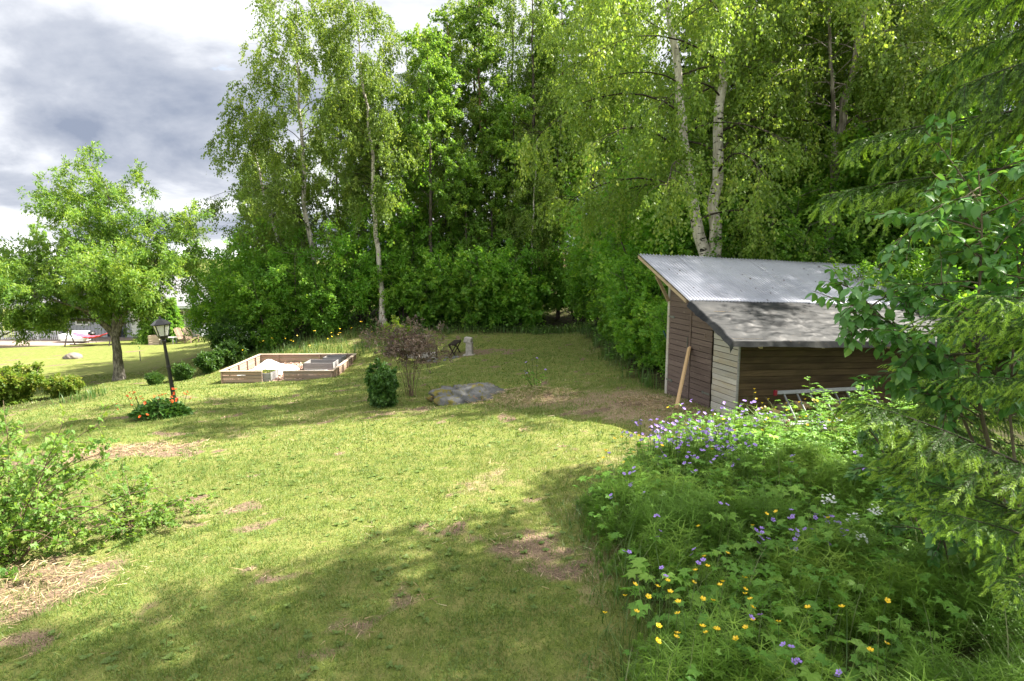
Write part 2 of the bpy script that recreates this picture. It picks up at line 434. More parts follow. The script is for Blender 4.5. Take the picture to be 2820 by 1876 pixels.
wd = t.mix(t.ramp(n, [(0.4, 0.0), (0.6, 1.0)]), (0.035, 0.03, 0.018), (0.075, 0.085, 0.025))
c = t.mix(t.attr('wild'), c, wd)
t.done(t.bsdf(c, 0.95, spec=0.1, normal=t.bump(t.mix(0.5, f, n), 0.7, 0.03)))

t = NT('wood_chips'); p = t.coord('Object'); v = t.node('ShaderNodeTexVoronoi'); t.l.new(t.mapping(p, (16, 16, 16)), v.inputs['Vector'])
c = t.mix(0.55, t.ramp(v.outputs['Distance'], [(0.0, (0.20, 0.12, 0.09)), (0.6, (0.52, 0.36, 0.28))]), v.outputs['Color'], 'SOFT_LIGHT')
t.done(t.bsdf(c, 0.9, spec=0.15, normal=t.bump(v.outputs['Distance'], 0.8, 0.03)))
leaf_mat('chip_piece', [(0, (0.20, 0.11, 0.08)), (0.5, (0.42, 0.28, 0.21)), (1, (0.62, 0.47, 0.38))], trans=0.0, rough=0.9, hue=0.0)
M = MATS
# ---------------------------------------------------------------- terrain: thin-plate surface through surveyed points
CP = np.array([
    (0, 0, 0), (4, 0, .05), (-4, 0, -.1), (0, 4, 0), (3.6, 4, .08), (-3.6, 4, -.12), (6, 6, .25), (0.9, 7.8, 0), (2, 8.9, 0), (4, 10.5, 0),
    (3.3, 12.75, 0), (7, 10.5, -.1), (7, 14, 0), (11, 12, .3), (10, 4, .5), (-4.7, 5.6, -.2), (-4.5, 6.9, -.25), (-8, 4, -.5), (-8.4, 15, -.92),
    (-1, 13.4, -.42), (-2.9, 13.6, -.52), (-2.3, 14.9, -.55), (0.1, 11.4, -.2), (1.8, 16, -.25), (1.8, 22, -.6), (-1.6, 22.9, -.9), (1.9, 29.5, -.9),
    (-10.4, 21, -1.65), (-6.4, 21.4, -1.45), (-6.4, 24.6, -1.42), (-10.4, 24.8, -1.7), (-12.9, 19.4, -1.42), (-14.1, 17.7, -1.42), (-16.6, 25.2, -2.35),
    (-14, 22, -2.0), (-13, 26.5, -1.85), (-9.4, 28.2, -.85), (-6.4, 28.5, -.4), (-0.6, 28.5, -.6), (-12.5, 28.5, -1.5), (4, 18, 0), (4, 26, -.3), (8, 22, .4),
    (12, 20, .8), (-18, 14, -1.9), (-24, 20, -2.7), (-24, 34, -3.2), (-18, 34, -2.7), (-31, 45, -3.85), (-24, 46, -3.7), (-38, 45, -4.15), (-16, 45, -2.6),
    (-6, 36, .2), (0, 38, .4), (8, 36, 1.2), (16, 30, 1.8), (-12, 36, -1.2), (-10, 60, -1.5), (10, 60, 3), (-30, 65, -4.2), (-55, 50, -5), (-55, 70, -5), (40, 40, 4), (40, 10, 3),
    (-40, 10, -3.5), (-30, 28, -3.1), (0, -15, 0), (25, -15, 1), (-25, -15, -1.5), (40, 75, 5), (0, 80, 2), (-40, 85, -4.5), (-20, 85, -3)], float)
def _tps(r2): return np.where(r2 > 1e-9, r2 * np.log(r2 + 1e-12), 0.0) * 0.5
_n = len(CP)
_K = _tps(((CP[:, None, :2] - CP[None, :, :2]) ** 2).sum(-1)) + np.eye(_n) * 1.5
_Pm = np.hstack([np.ones((_n, 1)), CP[:, :2]])
_A = np.block([[_K, _Pm], [_Pm.T, np.zeros((3, 3))]])
_W = np.linalg.solve(_A, np.concatenate([CP[:, 2], np.zeros(3)]))
def terrain(x, y):
    x = np.asarray(x, float); y = np.asarray(y, float); sh = x.shape
    X = np.clip(x.ravel(), -60, 45); Y = np.clip(y.ravel(), -18, 88)
    out = _W[_n] + _W[_n + 1] * X + _W[_n + 2] * Y
    for i in range(_n):
        out += _W[i] * _tps((X - CP[i, 0]) ** 2 + (Y - CP[i, 1]) ** 2)
    return out.reshape(sh)
# the thin-plate surface is looked up on a fine table, so that thousands of plants can be set on it quickly
_gx = np.arange(-62, 47, 0.5); _gy = np.arange(-20, 90, 0.5)
_GX, _GY = np.meshgrid(_gx, _gy, indexing='ij'); _GZ = terrain(_GX, _GY)
def gz(x, y):
    x = np.clip(np.asarray(x, float), -60, 45); y = np.clip(np.asarray(y, float), -18, 88)
    fx = (x + 62) / 0.5; fy = (y + 20) / 0.5; i = np.floor(fx).astype(int); j = np.floor(fy).astype(int); fx = fx - i; fy = fy - j
    z = (_GZ[i, j] * (1 - fx) + _GZ[i + 1, j] * fx) * (1 - fy) + (_GZ[i, j + 1] * (1 - fx) + _GZ[i + 1, j + 1] * fx) * fy
    near = sstep(46, 38, y)
    z = z + near * ((fbm(x, y, 0.55, 5, 3) - 0.5) * 0.16 + (vnoise(x, y, 3.1, 8) - 0.5) * 0.03)
    z = z + .20 * np.exp(-((x - .25) / .95) ** 2 - ((y - 13.55) / .6) ** 2) + .10 * np.exp(-((x - 2.7) / .8) ** 2 - ((y - 11.1) / 1.2) ** 2)     # humps of soil by the boulder and the shed door
    return z
def gzf(x, y): return float(gz(np.array([x]), np.array([y]))[0])

def ell(x, y, cx, cy, rx, ry, a=0.0, soft=0.5):
    c, s = math.cos(a), math.sin(a); dx, dy = x - cx, y - cy
    d = np.sqrt(((dx * c + dy * s) / rx) ** 2 + ((-dx * s + dy * c) / ry) ** 2)
    return 1 - sstep(1 - soft, 1 + soft, d)
def meadow_edge(y):
    """x of the edge where the mown lawn ends and the flower meadow begins"""
    return np.interp(y, [0, 3.9, 5.5, 7.0, 8.0, 8.9, 9.6, 10.1, 10.5], [0.2, 0.62, 0.95, 1.1, 1.45, 2.3, 3.3, 3.95, 4.6]) + (vnoise(np.asarray(y) * 1.0, np.asarray(y) * 0, 1.3, 91) - .5) * .6 + (vnoise(np.asarray(y) * 1.0, np.asarray(y) * 0, 5.0, 92) - .5) * .16
def masks(x, y):
    x = np.asarray(x, float); y = np.asarray(y, float)
    n1 = fbm(x, y, 0.5, 1, 4); n2 = fbm(x, y, 1.7, 2, 3)
    dry = .05 + sstep(0.45, 0.70, n1) * 0.5 + sstep(0.52, 0.74, n2) * 0.38
    dry = dry + ell(x, y, -1.6, 7.2, 1.3, .6, .2) * .32 + ell(x, y, -1.8, 6.3, .6, .35) * .3 + ell(x, y, 0.1, 8.0, .8, .5) * .2
    dry = dry + ell(x, y, -1.0, 12.75, 1.9, .5, .1) * .5 + ell(x, y, .5, 13.3, .9, .6) * .5 + ell(x, y, 2.6, 11.2, 1.1, 1.7, .3) * .5 + ell(x, y, 2.2, 13.6, .9, 1.6, .2) * .12
    dry = dry + ell(x, y, -3.5, 20.3, 2.2, .7, .1) * .55 + ell(x, y, -4.6, 7.2, 1.0, .7) * .7 + ell(x, y, -1.8, 21.8, 1.5, .5) * .5 + ell(x, y, 0.6, 12.4, 1.5, .35, .1) * .4
    edge = np.abs(x - meadow_edge(y)); dry = dry + (edge < .5) * (1 - edge / .5) * .5 * (y < 9)
    soil = ell(x, y, -7.7, 10.7, 1.9, .5, .10) * .95 + ell(x, y, -6.2, 10.4, .7, .3) * .8 + ell(x, y, -5.0, 5.5, 1.2, .7) * .9 + ell(x, y, -4.5, 7.0, .45, .22) * .8
    soil = soil + ell(x, y, 0.35, 5.7, .45, .7, .3) * .5 + ell(x, y, -.25, 5.9, .7, .5) * .25 + ell(x, y, 2.0, 11.6, .8, .5, .5) * .35
    soil = soil + sstep(0.62, 0.78, fbm(x, y, 2.2, 4, 4)) * .85
    soil = soil + ell(x, y, -8.3, 14.2, 1.2, .5) * .6 + ell(x, y, -2.4, 12.9, 1.0, .35) * .6 + ell(x, y, -1.9, 23.2, 2.2, .9) * .7
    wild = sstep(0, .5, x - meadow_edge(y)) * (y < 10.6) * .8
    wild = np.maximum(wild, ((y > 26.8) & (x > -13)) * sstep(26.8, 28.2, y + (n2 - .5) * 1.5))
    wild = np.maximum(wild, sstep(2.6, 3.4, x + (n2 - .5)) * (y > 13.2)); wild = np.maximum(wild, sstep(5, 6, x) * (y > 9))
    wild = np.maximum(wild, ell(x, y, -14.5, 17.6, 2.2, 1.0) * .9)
    fine = fbm(x, y, 4.2, 15, 4, .65) - .5                      # ragged edges of the worn places
    dry = dry + fine * 1.1 * np.clip(dry * 3, 0.15, 1); soil = soil * (1 + fine * 2.2) + np.clip(fine - .13, 0, 1) * 1.6 * (wild < .5)
    dry = dry * (.55 + .35 * ell(x, y, 2.5, 11.3, 1.4, 2.0))
    return np.clip(dry, 0, 1), np.clip(soil, 0, 1), np.clip(wild, 0, 1)

xs = np.concatenate([np.linspace(-600, -62, 14)[:-1], np.linspace(-62, -19, 60)[:-1], np.arange(-19, 13, 0.2), np.linspace(13, 45, 40), np.linspace(45, 600, 12)[1:]])
ys = np.concatenate([np.linspace(-200, -18, 8)[:-1], np.linspace(-18, 2, 24)[:-1], np.arange(2, 33, 0.2), np.linspace(33, 88, 60), np.linspace(88, 700, 12)[1:]])
GX, GY = np.meshgrid(xs, ys, indexing='ij'); GZ = gz(GX, GY)
nx, ny = GX.shape
ii = np.arange(nx * ny).reshape(nx, ny)
quads = np.stack([ii[:-1, :-1].ravel(), ii[1:, :-1].ravel(), ii[1:, 1:].ravel(), ii[:-1, 1:].ravel()], 1)
dry, soil, wild = masks(GX.ravel(), GY.ravel())
gme = np_mesh('ground', np.stack([GX.ravel(), GY.ravel(), GZ.ravel()], 1), [quads], smooth=True, extra={'dry': dry, 'soil': soil, 'wild': wild})
tag(add('ground', gme, M['ground_turf']), 'mown garden ground sloping gently down to the far lawn', 'ground', kind='structure')

# ---------------------------------------------------------------- leaf templates and scattering
def unit(a): return a / np.maximum(np.linalg.norm(a, axis=-1, keepdims=True), 1e-9)
DIAMOND = (np.array([(0, 0, 0), (.36, .42, .06), (0, 1, -.05), (-.36, .42, .06)]), np.array([(0, 1, 2), (0, 2, 3)]))
NARROW = (np.array([(0, 0, 0), (.17, .45, .04), (0, 1, -.08), (-.17, .45, .04)]), np.array([(0, 1, 2), (0, 2, 3)]))
OVAL = (np.array([(0, 0, 0), (.26, .22, .08), (.34, .5, .08), (.2, .8, .02), (0, 1.06, -.12), (-.2, .8, .02), (-.34, .5, .08), (-.26, .22, .08), (0, .35, 0), (0, .72, -.02)]),
        np.array([(0, 1, 8), (1, 2, 8), (2, 9, 8), (2, 3, 9), (3, 4, 9), (4, 5, 9), (5, 6, 9), (6, 8, 9), (6, 7, 8), (7, 0, 8)]))
def palmate(lobes, depth, spread):
    v = [(0, 0, 0)]; f = []
    an = np.linspace(-spread, spread, lobes)
    for i, a in enumerate(an):
        L = 1 - .28 * abs(a) / spread
        v += [(math.sin(a - .16) * L * .72, math.cos(a - .16) * L * .72, .03), (math.sin(a) * L, math.cos(a) * L, -.1), (math.sin(a + .16) * L * .72, math.cos(a + .16) * L * .72, .03)]
        k = 1 + 3 * i; f += [(0, k, k + 1), (0, k + 1, k + 2)]
        if i < lobes - 1:
            am = (a + an[i + 1]) / 2; 
            v.append((0, 0, 0)) if False else None
    # webs between the lobes
    n0 = len(v)
    for i in range(lobes - 1):
        am = (an[i] + an[i + 1]) / 2
        v.append((math.sin(am) * depth, math.cos(am) * depth, .06)); q = len(v) - 1
        f += [(0, 3 + 3 * i, q), (0, q, 4 + 3 * i)]
    return np.array(v), np.array(f)
PALM5 = palmate(5, .6, 1.9); PALM3 = palmate(3, .6, 1.1); PALM7 = palmate(7, .56, 2.35)
BLADE1 = (np.array([(-.5, 0, 0), (.5, 0, 0), (0, 1, 0)]), np.array([(0, 1, 2)]))

def place(tmpl, P, axis, nrm, size, width=None):
    """copies of a template: y along axis, z along nrm"""
    tv, tf = tmpl
    axis = unit(axis); side = unit(np.cross(axis, nrm)); nrm = np.cross(side, axis)
    size = np.broadcast_to(np.asarray(size, float), (len(P),)); width = size if width is None else np.broadcast_to(np.asarray(width, float), (len(P),))
    V = P[:, None, :] + side[:, None, :] * (tv[None, :, 0, None] * width[:, None, None]) + axis[:, None, :] * (tv[None, :, 1, None] * size[:, None, None]) + nrm[:, None, :] * (tv[None, :, 2, None] * size[:, None, None])
    k = len(tv)
    F = tf[None] + (np.arange(len(P)) * k)[:, None, None]
    return V.reshape(-1, 3), F.reshape(-1, 3), k
class Cloud:
    """gathers placed leaves into one mesh"""
    def __init__(s): s.V, s.F, s.r, s.n = [], [], [], 0
    def put(s, tmpl, P, axis, nrm, size, rnd, width=None):
        if not len(P): return
        V, F, k = place(tmpl, P, axis, nrm, size, width)
        s.V.append(V); s.F.append(F + s.n); s.n += len(V); s.r.append(np.repeat(np.clip(rnd, 0, 1), k))
    def raw(s, V, F, r):
        s.V.append(V); s.F.append(F + s.n); s.n += len(V); s.r.append(np.clip(r, 0, 1))
    def mesh(s, name): return np_mesh(name, np.concatenate(s.V), [np.concatenate(s.F)], np.concatenate(s.r))
    def strips(s, P, D, L, W, bend, rnd, seg=3):
        """bending grass blades: P base, D horizontal lean direction, L length, W width, bend 0..1"""
        n = len(P); up = np.array([0, 0, 1.0]); side = np.stack([-D[:, 1], D[:, 0], np.zeros(n)], 1)
        V = np.zeros((n, 2 * seg + 1, 3)); p = P.copy(); ang = 0.15 * bend
        for i in range(seg + 1):
            w = W * (1 - i / seg) ** .7 * .5
            if i < seg: V[:, 2 * i] = p - side * w[:, None]; V[:, 2 * i + 1] = p + side * w[:, None]
            else: V[:, 2 * seg] = p
            a = (i + .3) / seg * bend * 1.5
            p = p + (D * np.sin(a)[:, None] + up * np.cos(a)[:, None]) * (L / seg)[:, None]
        f = []
        for i in range(seg - 1): f += [(2 * i, 2 * i + 1, 2 * i + 3), (2 * i, 2 * i + 3, 2 * i + 2)]
        f.append((2 * seg - 2, 2 * seg - 1, 2 * seg))
        F = np.array(f)[None] + (np.arange(n) * (2 * seg + 1))[:, None, None]
        s.raw(V.reshape(-1, 3), F.reshape(-1, 3), np.repeat(rnd, 2 * seg + 1))
def rdir(r, n):
    a = r.random(n) * 2 * np.pi; return np.stack([np.cos(a), np.sin(a), np.zeros(n)], 1)
def in_view(x, y, pad=0.6):
    return np.abs(x) < y * 0.86 + pad

# ---------------------------------------------------------------- the mown lawn, blade by blade
def lawn(seed, y0, y1, dens, L, W):
    r = rng_(seed); x0, x1 = -min(.86 * y1 + .6, 20), min(.86 * y1 + .6, 6.5)
    n = int((x1 - x0) * (y1 - y0) * dens)
    x = r.uniform(x0, x1, n); y = r.uniform(y0, y1, n)
    k = in_view(x, y) & (x < meadow_edge(y) + .25) & ~((y > 13.2) & (x > 3.0)) & (y < 27.4)
    x, y = x[k], y[k]
    dry, soil, wild = masks(x, y)
    tuft = fbm(x, y, 6.0, 12, 2)
    k = r.random(len(x)) < np.clip(1.05 - soil * .95 - dry * .35 + (tuft - .5) * .9, .06, 1)
    x, y, dry, tuft = x[k], y[k], dry[k], tuft[k]; n = len(x)
    # raised bed and boulder stand on the lawn: no blades inside
    k = ~((x > -10.4) & (x < -6.3) & (y > 21.1) & (y < 24.9)); x, y, dry, tuft = x[k], y[k], dry[k], tuft[k]; n = len(x)
    P = np.stack([x, y, gz(x, y) - .004], 1)
    D = rdir(r, n); lean = r.random(n) * .9 + .15
    ax = D * np.sin(lean)[:, None] + np.array([0, 0, 1.0]) * np.cos(lean)[:, None]
    nr = np.cross(ax, rdir(r, n))
    rn = np.clip(r.random(n) ** 1.3 * .62 + dry * r.random(n) * .85 + (fbm(x, y, .9, 3, 2) - .5) * .3 + (fbm(x, y, 3.3, 13, 3) - .5) * .55, 0, 1)
    l = L * (.5 + r.random(n)) * (.6 + .8 * tuft)
    return P, ax, nr, l, rn, W * (.7 + .6 * r.random(n))
cl = Cloud()
for args in ((1, 3.2, 6.0, 5200, .042, .0060), (2, 6.0, 9.5, 2600, .045, .0080), (3, 9.5, 15, 900, .05, .013), (4, 15, 27.4, 260, .055, .024)):
    P, ax, nr, l, rn, w = lawn(*args); cl.put(BLADE1, P, ax, nr, l, rn, w)
# clover and other small round leaves in the near turf
r = rng_(9); n = 16000; x = r.uniform(-4.5, 2, n); y = r.uniform(3.2, 8.5, n)
k = in_view(x, y) & (x < meadow_edge(y)) & (fbm(x, y, 1.6, 21, 3) > .52); x, y = x[k], y[k]; n = len(x)
P = np.stack([x, y, gz(x, y) + r.random(n) * .02], 1); ax = rdir(r, n) + np.array([0, 0, .25]); nr = rdir(r, n) * .5 + np.array([0, 0, 1.0])
cl.put(DIAMOND, P, ax, nr, .012 + r.random(n) * .014, r.random(n) * .35, (.016 + r.random(n) * .014))
n = 900; wx = r.uniform(-6.5, 2.0, n); wy = 3.3 + 8.5 * r.random(n) ** 1.2; k = in_view(wx, wy) & (wx < meadow_edge(wy) - .05) & (fbm(wx, wy, .8, 23, 2) > .45); wx, wy = wx[k], wy[k]
for q in range(5):
    m_ = len(wx); a = q * 1.257 + r.uniform(0, .8, m_); D = np.stack([np.cos(a), np.sin(a), np.full(m_, .35)], 1); cl.put(OVAL, np.stack([wx, wy, gz(wx, wy) + .008], 1), D, r.normal(0, .25, (m_, 3)) + np.array([0, 0, 1.0]), r.uniform(.025, .055, m_), r.random(m_) * .3)
# longer tufts the mower left
n = 9000; x = r.uniform(-7, 1.6, n); y = 3.3 + 11 * r.random(n); k = in_view(x, y) & (x < meadow_edge(y)) & (fbm(x, y, 2.3, 29, 3) > .60); x, y = x[k], y[k]; n = len(x)
cl.strips(np.stack([x, y, gz(x, y)], 1), rdir(r, n), r.uniform(.06, .13, n), .005 + .0007 * y, r.uniform(.3, 1.2, n), r.random(n) * .4, 2)
tag(add('lawn_grass', cl.mesh('lawn_grass'), M['grass_blade']), 'short mown grass with dry yellow patches covering the lawn', 'grass', kind='stuff')
# dry straw and grass clippings lying on the worn places
cl = Cloud(); r = rng_(10); n = 90000; x = r.uniform(-8, 4.4, n); y = r.uniform(3.4, 16, n)
dry, soil, wild = masks(x, y); hp = ell(x, y, 2.75, 11.2, .5, 1.2, .3) + ell(x, y, -7.7, 10.7, 1.8, .45, .10) + ell(x, y, .3, 13.2, 1.1, .7) + ell(x, y, -4.9, 5.4, 1.0, .6)
k = in_view(x, y) & (x < meadow_edge(y) + .3) & (r.random(n) < np.clip(dry * .16 + soil * .28 + hp * .9 - .06, 0, 1)); x, y, hp = x[k], y[k], hp[k]; n = len(x)
P = np.stack([x, y, gz(x, y) + .004 + r.random(n) * (.02 + .06 * np.clip(hp, 0, 1))], 1); D = rdir(r, n) + np.array([0, 0, 1]) * (r.random(n)[:, None] - .4) * .6
cl.put(BLADE1, P, D, rdir(r, n) * .6 + np.array([0, 0, 1.0]), .05 + r.random(n) * .10, r.random(n), .005 + y * .0006)
tag(add('dry_straw', cl.mesh('dry_straw'), M['straw']), 'dry straw and mown clippings lying on worn lawn', 'straw', kind='stuff')
# ---------------------------------------------------------------- the shed
# local axes: x along the long open side, y along the door wall (away from the viewer), z up; it has sunk a little at its far end
SHED = thing('garden_shed', 'small weathered wooden shed with corrugated steel roof and brown double doors', 'shed', (4.0, 10.55, 0.0), R(17.2))
SINK = 0.045
def sk(v): return (v[0], v[1], v[2] - SINK * v[0])
EZ, TAN = 1.55, 0.435
def roof_z(y): return EZ + TAN * (y + 0.4)
LEN, DEP = 5.3, 2.3
def clip_poly(poly, f):
    """keep the part of a (y, z) polygon where f >= 0"""
    out = []
    for i in range(len(poly)):
        a, b = poly[i], poly[(i + 1) % len(poly)]; fa, fb = f(a), f(b)
        if fa >= 0: out.append(a)
        if (fa >= 0) != (fb >= 0):
            t = fa / (fa - fb); out.append((a[0] + (b[0] - a[0]) * t, a[1] + (b[1] - a[1]) * t))
    return out
def boards_y(parent, y0, y1, z0, x, pitch, mat, thick=.022, seed=0, slope=0.0):
    """horizontal boards on the door wall between y0 and y1, cut off under the roof"""
    r = random.Random(seed); z = z0; i = 0
    while z < roof_z(y1) - .02:
        g = .004 + r.random() * .009; j = r.uniform(-.005, .005)
        zt = z + pitch - g
        pol = [(y0 + r.uniform(0, .008), z), (y1 - r.uniform(0, .008), z + slope), (y1, zt + slope), (y0, zt)]
        pol = clip_poly(pol, lambda p: roof_z(p[0]) - .06 - p[1])
        if len(pol) >= 3:
            m = MB(); m.prism([(x + j, p[0], p[1]) for p in pol], (-thick, 0, 0))
            m.build('plank', mat, parent, bevel=.003, fn=sk)
        z += pitch; i += 1
def shedpart(name, m, mat, parent=SHED, **k): return m.build(name, mat, parent, fn=sk, **k)

# side wall with the doors
m = MB(); pol = [(0.04, -.25), (DEP - .04, -.25), (DEP - .04, roof_z(DEP) - .1), (0.04, roof_z(0.04) - .1)]
m.prism([(0.02, a, b) for a, b in pol], (.03, 0, 0)); side_wall = shedpart('side_wall', m, M['tar_wood'])
boards_y(side_wall, 0.0, .74, -.22, 0.012, .108, M['pale_board'], seed=3)
m = MB(); m.box((0.0, DEP + .0, 1.2), (.07, .08, 2.95)); shedpart('door_post', m, M['pale_board'], bevel=.006)
for k, (y0, y1) in enumerate(((.755, 1.47), (1.50, 2.245))):
    m = MB(); pol = [(y0 + .01, -.03), (y1 - .01, -.03), (y1 - .01, roof_z(y1) - .11), (y0 + .01, roof_z(y0) - .11)]
    m.prism([(0.004, a, b) for a, b in pol], (-.014, 0, 0))
    door = shedpart('door', m, M['tar_wood'])
    boards_y(door, y0, y1, -.02, -.014, .112, M['door_board'], seed=11 + k)
    if k == 0:
        m = MB(); m.box((-.045, y1 - .02, 1.0), (.02, .05, 2.06)); m.build('cover_strip', M['door_board'], door, bevel=.003, fn=sk)
    else:
        m = MB()
        for q in range(14):
            z = .98 + q * .024; m.box((-.047 - .004 * (q % 2), y0 + .035, z), (.012, .018 if q % 2 else .008, .026))
        m.build('chain', M['steel_bracket'], door, fn=sk)
    for z in (.32, 1.66 if k else 1.42):
        a, b = (y0, y0 + .24) if k == 0 else (y1 - .2, y1 + .03)
        m = MB(); m.box((-.041, (a + b) / 2, z), (.008, b - a, .035)); m.box((-.042, a + .04 if k else b - .03, z), (.016, .03, .055))
        m.build('hinge', M['steel_bracket'] if z < 1 or k else M['door_board'], door, fn=sk)
# small gable boards and strut above the doors
m = MB(); m.prism([(-.012, 1.98, 2.02), (-.012, 2.26, 2.02), (-.012, 2.26, 2.36)], (-.02, 0, 0)); shedpart('gable_board', m, M['grey_board'])
m = MB(); m.bar((-.06, 2.27, 1.98), (-.35, 2.30, 2.50), .05, .06); shedpart('brace', m, M['rafter_wood'])
# long front wall of horizontal boards
m = MB(); m.box((LEN / 2, .045, .62), (LEN - .06, .02, 1.75)); front_wall = shedpart('front_wall', m, M['tar_wood'])
rr = random.Random(8); z = -.25
while z < 1.5:
    h = .118 - .005; x = 0.02
    cut = rr.choice([LEN, 2.4, 3.6, LEN])
    for x0, x1 in ((0.02, cut), (cut + .004, LEN)):
        if x1 - x0 < .1: continue
        m = MB(); j = rr.uniform(-.003, .003); m.box(((x0 + x1) / 2, .02 + j, z + h / 2), (x1 - x0, .024, h)); m.build('plank', M['brown_board'], front_wall, bevel=.003, fn=sk)
    z += .118
m = MB(); m.box((-.006, -.004, .62), (.03, .03, 1.76)); shedpart('corner_trim', m, M['grey_board'])
m = MB(); m.box((LEN, 1.15, .9), (.05, 2.3, 2.3)); shedpart('far_wall', m, M['brown_board'])
m = MB(); m.box((LEN / 2, DEP + .01, 1.2), (LEN - .08, .04, 2.7)); shedpart('back_wall', m, M['brown_board'])
# rafters: their sawn tails look out under the eave
for x in (.12, 1.45, 2.95, 4.45, LEN - .1):
    m = MB(); y0, y1 = -.36, DEP + .35
    pol = [(y0, roof_z(y0) - .04), (y1, roof_z(y1) - .04), (y1, roof_z(y1) - .16), (.05, roof_z(.05) - .19), (y0, roof_z(y0) - .20)]
    m.prism([(x, a, b) for a, b in pol], (.07, 0, 0)); shedpart('rafter', m, M['rafter_wood'], bevel=.004)
m = MB(); m.bar((-.45, -.38, roof_z(-.38) - .035), (LEN + .3, -.38, roof_z(-.38) - .035), .03, .05)
m.bar((-.55, DEP + .42, roof_z(DEP + .42) - .035), (LEN + .3, DEP + .42, roof_z(DEP + .42) - .035), .03, .06)
for yy in (.5, 1.4): m.bar((-.45, yy, roof_z(yy) - .032), (LEN + .3, yy, roof_z(yy) - .032), .06, .04)
shedpart('battens', m, M['rafter_wood'])
m = MB(); m.prism([(-.545, .9, roof_z(.9) - .015), (-.545, 2.74, roof_z(2.74) - .015), (-.545, 2.74, roof_z(2.74) - .075), (-.545, .9, roof_z(.9) - .075)], (.022, 0, 0)); shedpart('verge_board', m, M['rafter_wood'])
# roof of overlapping corrugated sheets
m = MB(); m.prism([(-.5, .86, roof_z(.86) - .012), (-.5, 2.7, roof_z(2.7) - .012), (-.5, 2.7, roof_z(2.7) - .022), (-.5, .86, roof_z(.86) - .022)], (LEN + .75, 0, 0))
roof = shedpart('roof', m, M['rafter_wood'])
PITCH, AMP = .076, .019
x = -.55; k = 0; rr = random.Random(5)
while x < LEN + .3:
    w = PITCH * 12.5; nn = 12 * 8 + 5
    yb, yt = .80 + rr.uniform(-.012, .012), 2.75 + rr.uniform(-.01, .01)
    us = x + np.arange(nn) * PITCH / 8; ph = np.cos((us - x) / PITCH * 2 * np.pi) * AMP
    lift = .012 + .0028 * (k % 2) + np.where(us > x + PITCH * 11.7, .0, 0)
    V = []; nseg = 14
    for j in range(nseg):
        y = yb + (yt - yb) * j / (nseg - 1)
        zz_ = roof_z(y) + lift + ph + np.sin(us * 2.3 + y * 1.7 + k) * .004
        V.append(np.stack([us, np.full(nn, y), zz_ - SINK * us], 1))
    V = np.concatenate(V); i0 = np.arange(nseg * nn).reshape(nseg, nn)
    q = np.stack([i0[:-1, :-1].ravel(), i0[:-1, 1:].ravel(), i0[1:, 1:].ravel(), i0[1:, :-1].ravel()], 1)
    o = add('roof_sheet', np_mesh('roof_sheet', V, [q], smooth=True), M['corrugated_steel'], roof)
    sm = o.modifiers.new('thickness', 'SOLIDIFY'); sm.thickness = .0012
    x += PITCH * 12; k += 1
# tarpaulin over the low part of the roof, folded down over eave and verge
nu, nv = 210, 64
us = np.linspace(-.62, LEN + .35, nu); S = np.linspace(-.16, 1.42, nv)      # S: distance up from the eave edge; below 0 hangs down
U, SS = np.meshgrid(us, S, indexing='ij')
wr = (fbm(U, SS, 2.2, 31, 4) - .5) * .07 + (fbm(U * .6 + SS * 1.4, SS * 2.6 - U * .3, 3.5, 33, 3) - .5) * .06 + np.abs(vnoise(U + SS * .5, SS * .4, 4.5, 36) - .5) * .05
yy = -.47 + np.maximum(SS, 0) * .917
zz2 = roof_z(yy) + .006 + np.maximum(wr, -.012) * sstep(0, .1, SS) * (1 - .75 * sstep(1.0, 1.38, SS))
hang = np.minimum(SS, 0)
zz2 += hang * (.45 + .5 * fbm(U, U * 0, 1.3, 41, 3)); yy = yy + hang * .12 + (vnoise(U, SS * 0, 7, 42) - .5) * .03 * (SS < 0)
edge = sstep(.0, 1.0, (-.50 - U) / .12)
xx = np.where(U < -.5, -.5 - (-.5 - U) * .55, U); drop = np.where(U < -.5, (-.5 - U) * (.7 + .35 * fbm(SS, SS * 0, 2.0, 47, 3)), 0)
zz2 -= drop
V = np.stack([xx.ravel(), yy.ravel(), (zz2 - SINK * xx).ravel()], 1)
i0 = np.arange(nu * nv).reshape(nu, nv); q = np.stack([i0[:-1, :-1].ravel(), i0[1:, :-1].ravel(), i0[1:, 1:].ravel(), i0[:-1, 1:].ravel()], 1)
add('tarpaulin', np_mesh('tarpaulin', V, [q], smooth=True), M['tarpaulin'], SHED)

# things at the shed
def sw(x, y, z):
    c, s = math.cos(R(17.2)), math.sin(R(17.2)); return Vector((4.0 + x * c - y * s, 10.55 + x * s + y * c, z - SINK * x))
m = MB(); a, b = Vector((3.05, 11.0, gzf(3.05, 11.0) - .01)), sw(-.075, 1.42, 1.13); m.bar(a, b, .09, .035, up=(-1, -.2, .3))
o = m.build('loose_plank', M['fresh_wood'], None, bevel=.003); tag(o, 'pale new plank leaning against the brown shed doors', 'plank')
for k in range(3):
    rr = random.Random(50 + k); m = MB(); pts = []
    bx, by = [(4.22, 10.32), (4.45, 10.18), (4.75, 10.36)][k]
    w_, d_, h_ = [(.34, .26, .20), (.40, .24, .10), (.30, .30, .16)][k]
    m.box((0, 0, h_ / 2 - .04), (w_, d_, h_), taper=.8)
    o = m.build('stone_block', M['concrete'], None, bevel=.03, loc=(bx, by, gzf(bx, by)), rot=(rr.uniform(-.15, .15), rr.uniform(-.15, .15), rr.uniform(0, 3)))
    tag(o, ['squarish stone block at the pale corner of the shed', 'flat stone slab lying in front of the shed corner', 'rough stone under the ladder by the shed wall'][k], 'stone')
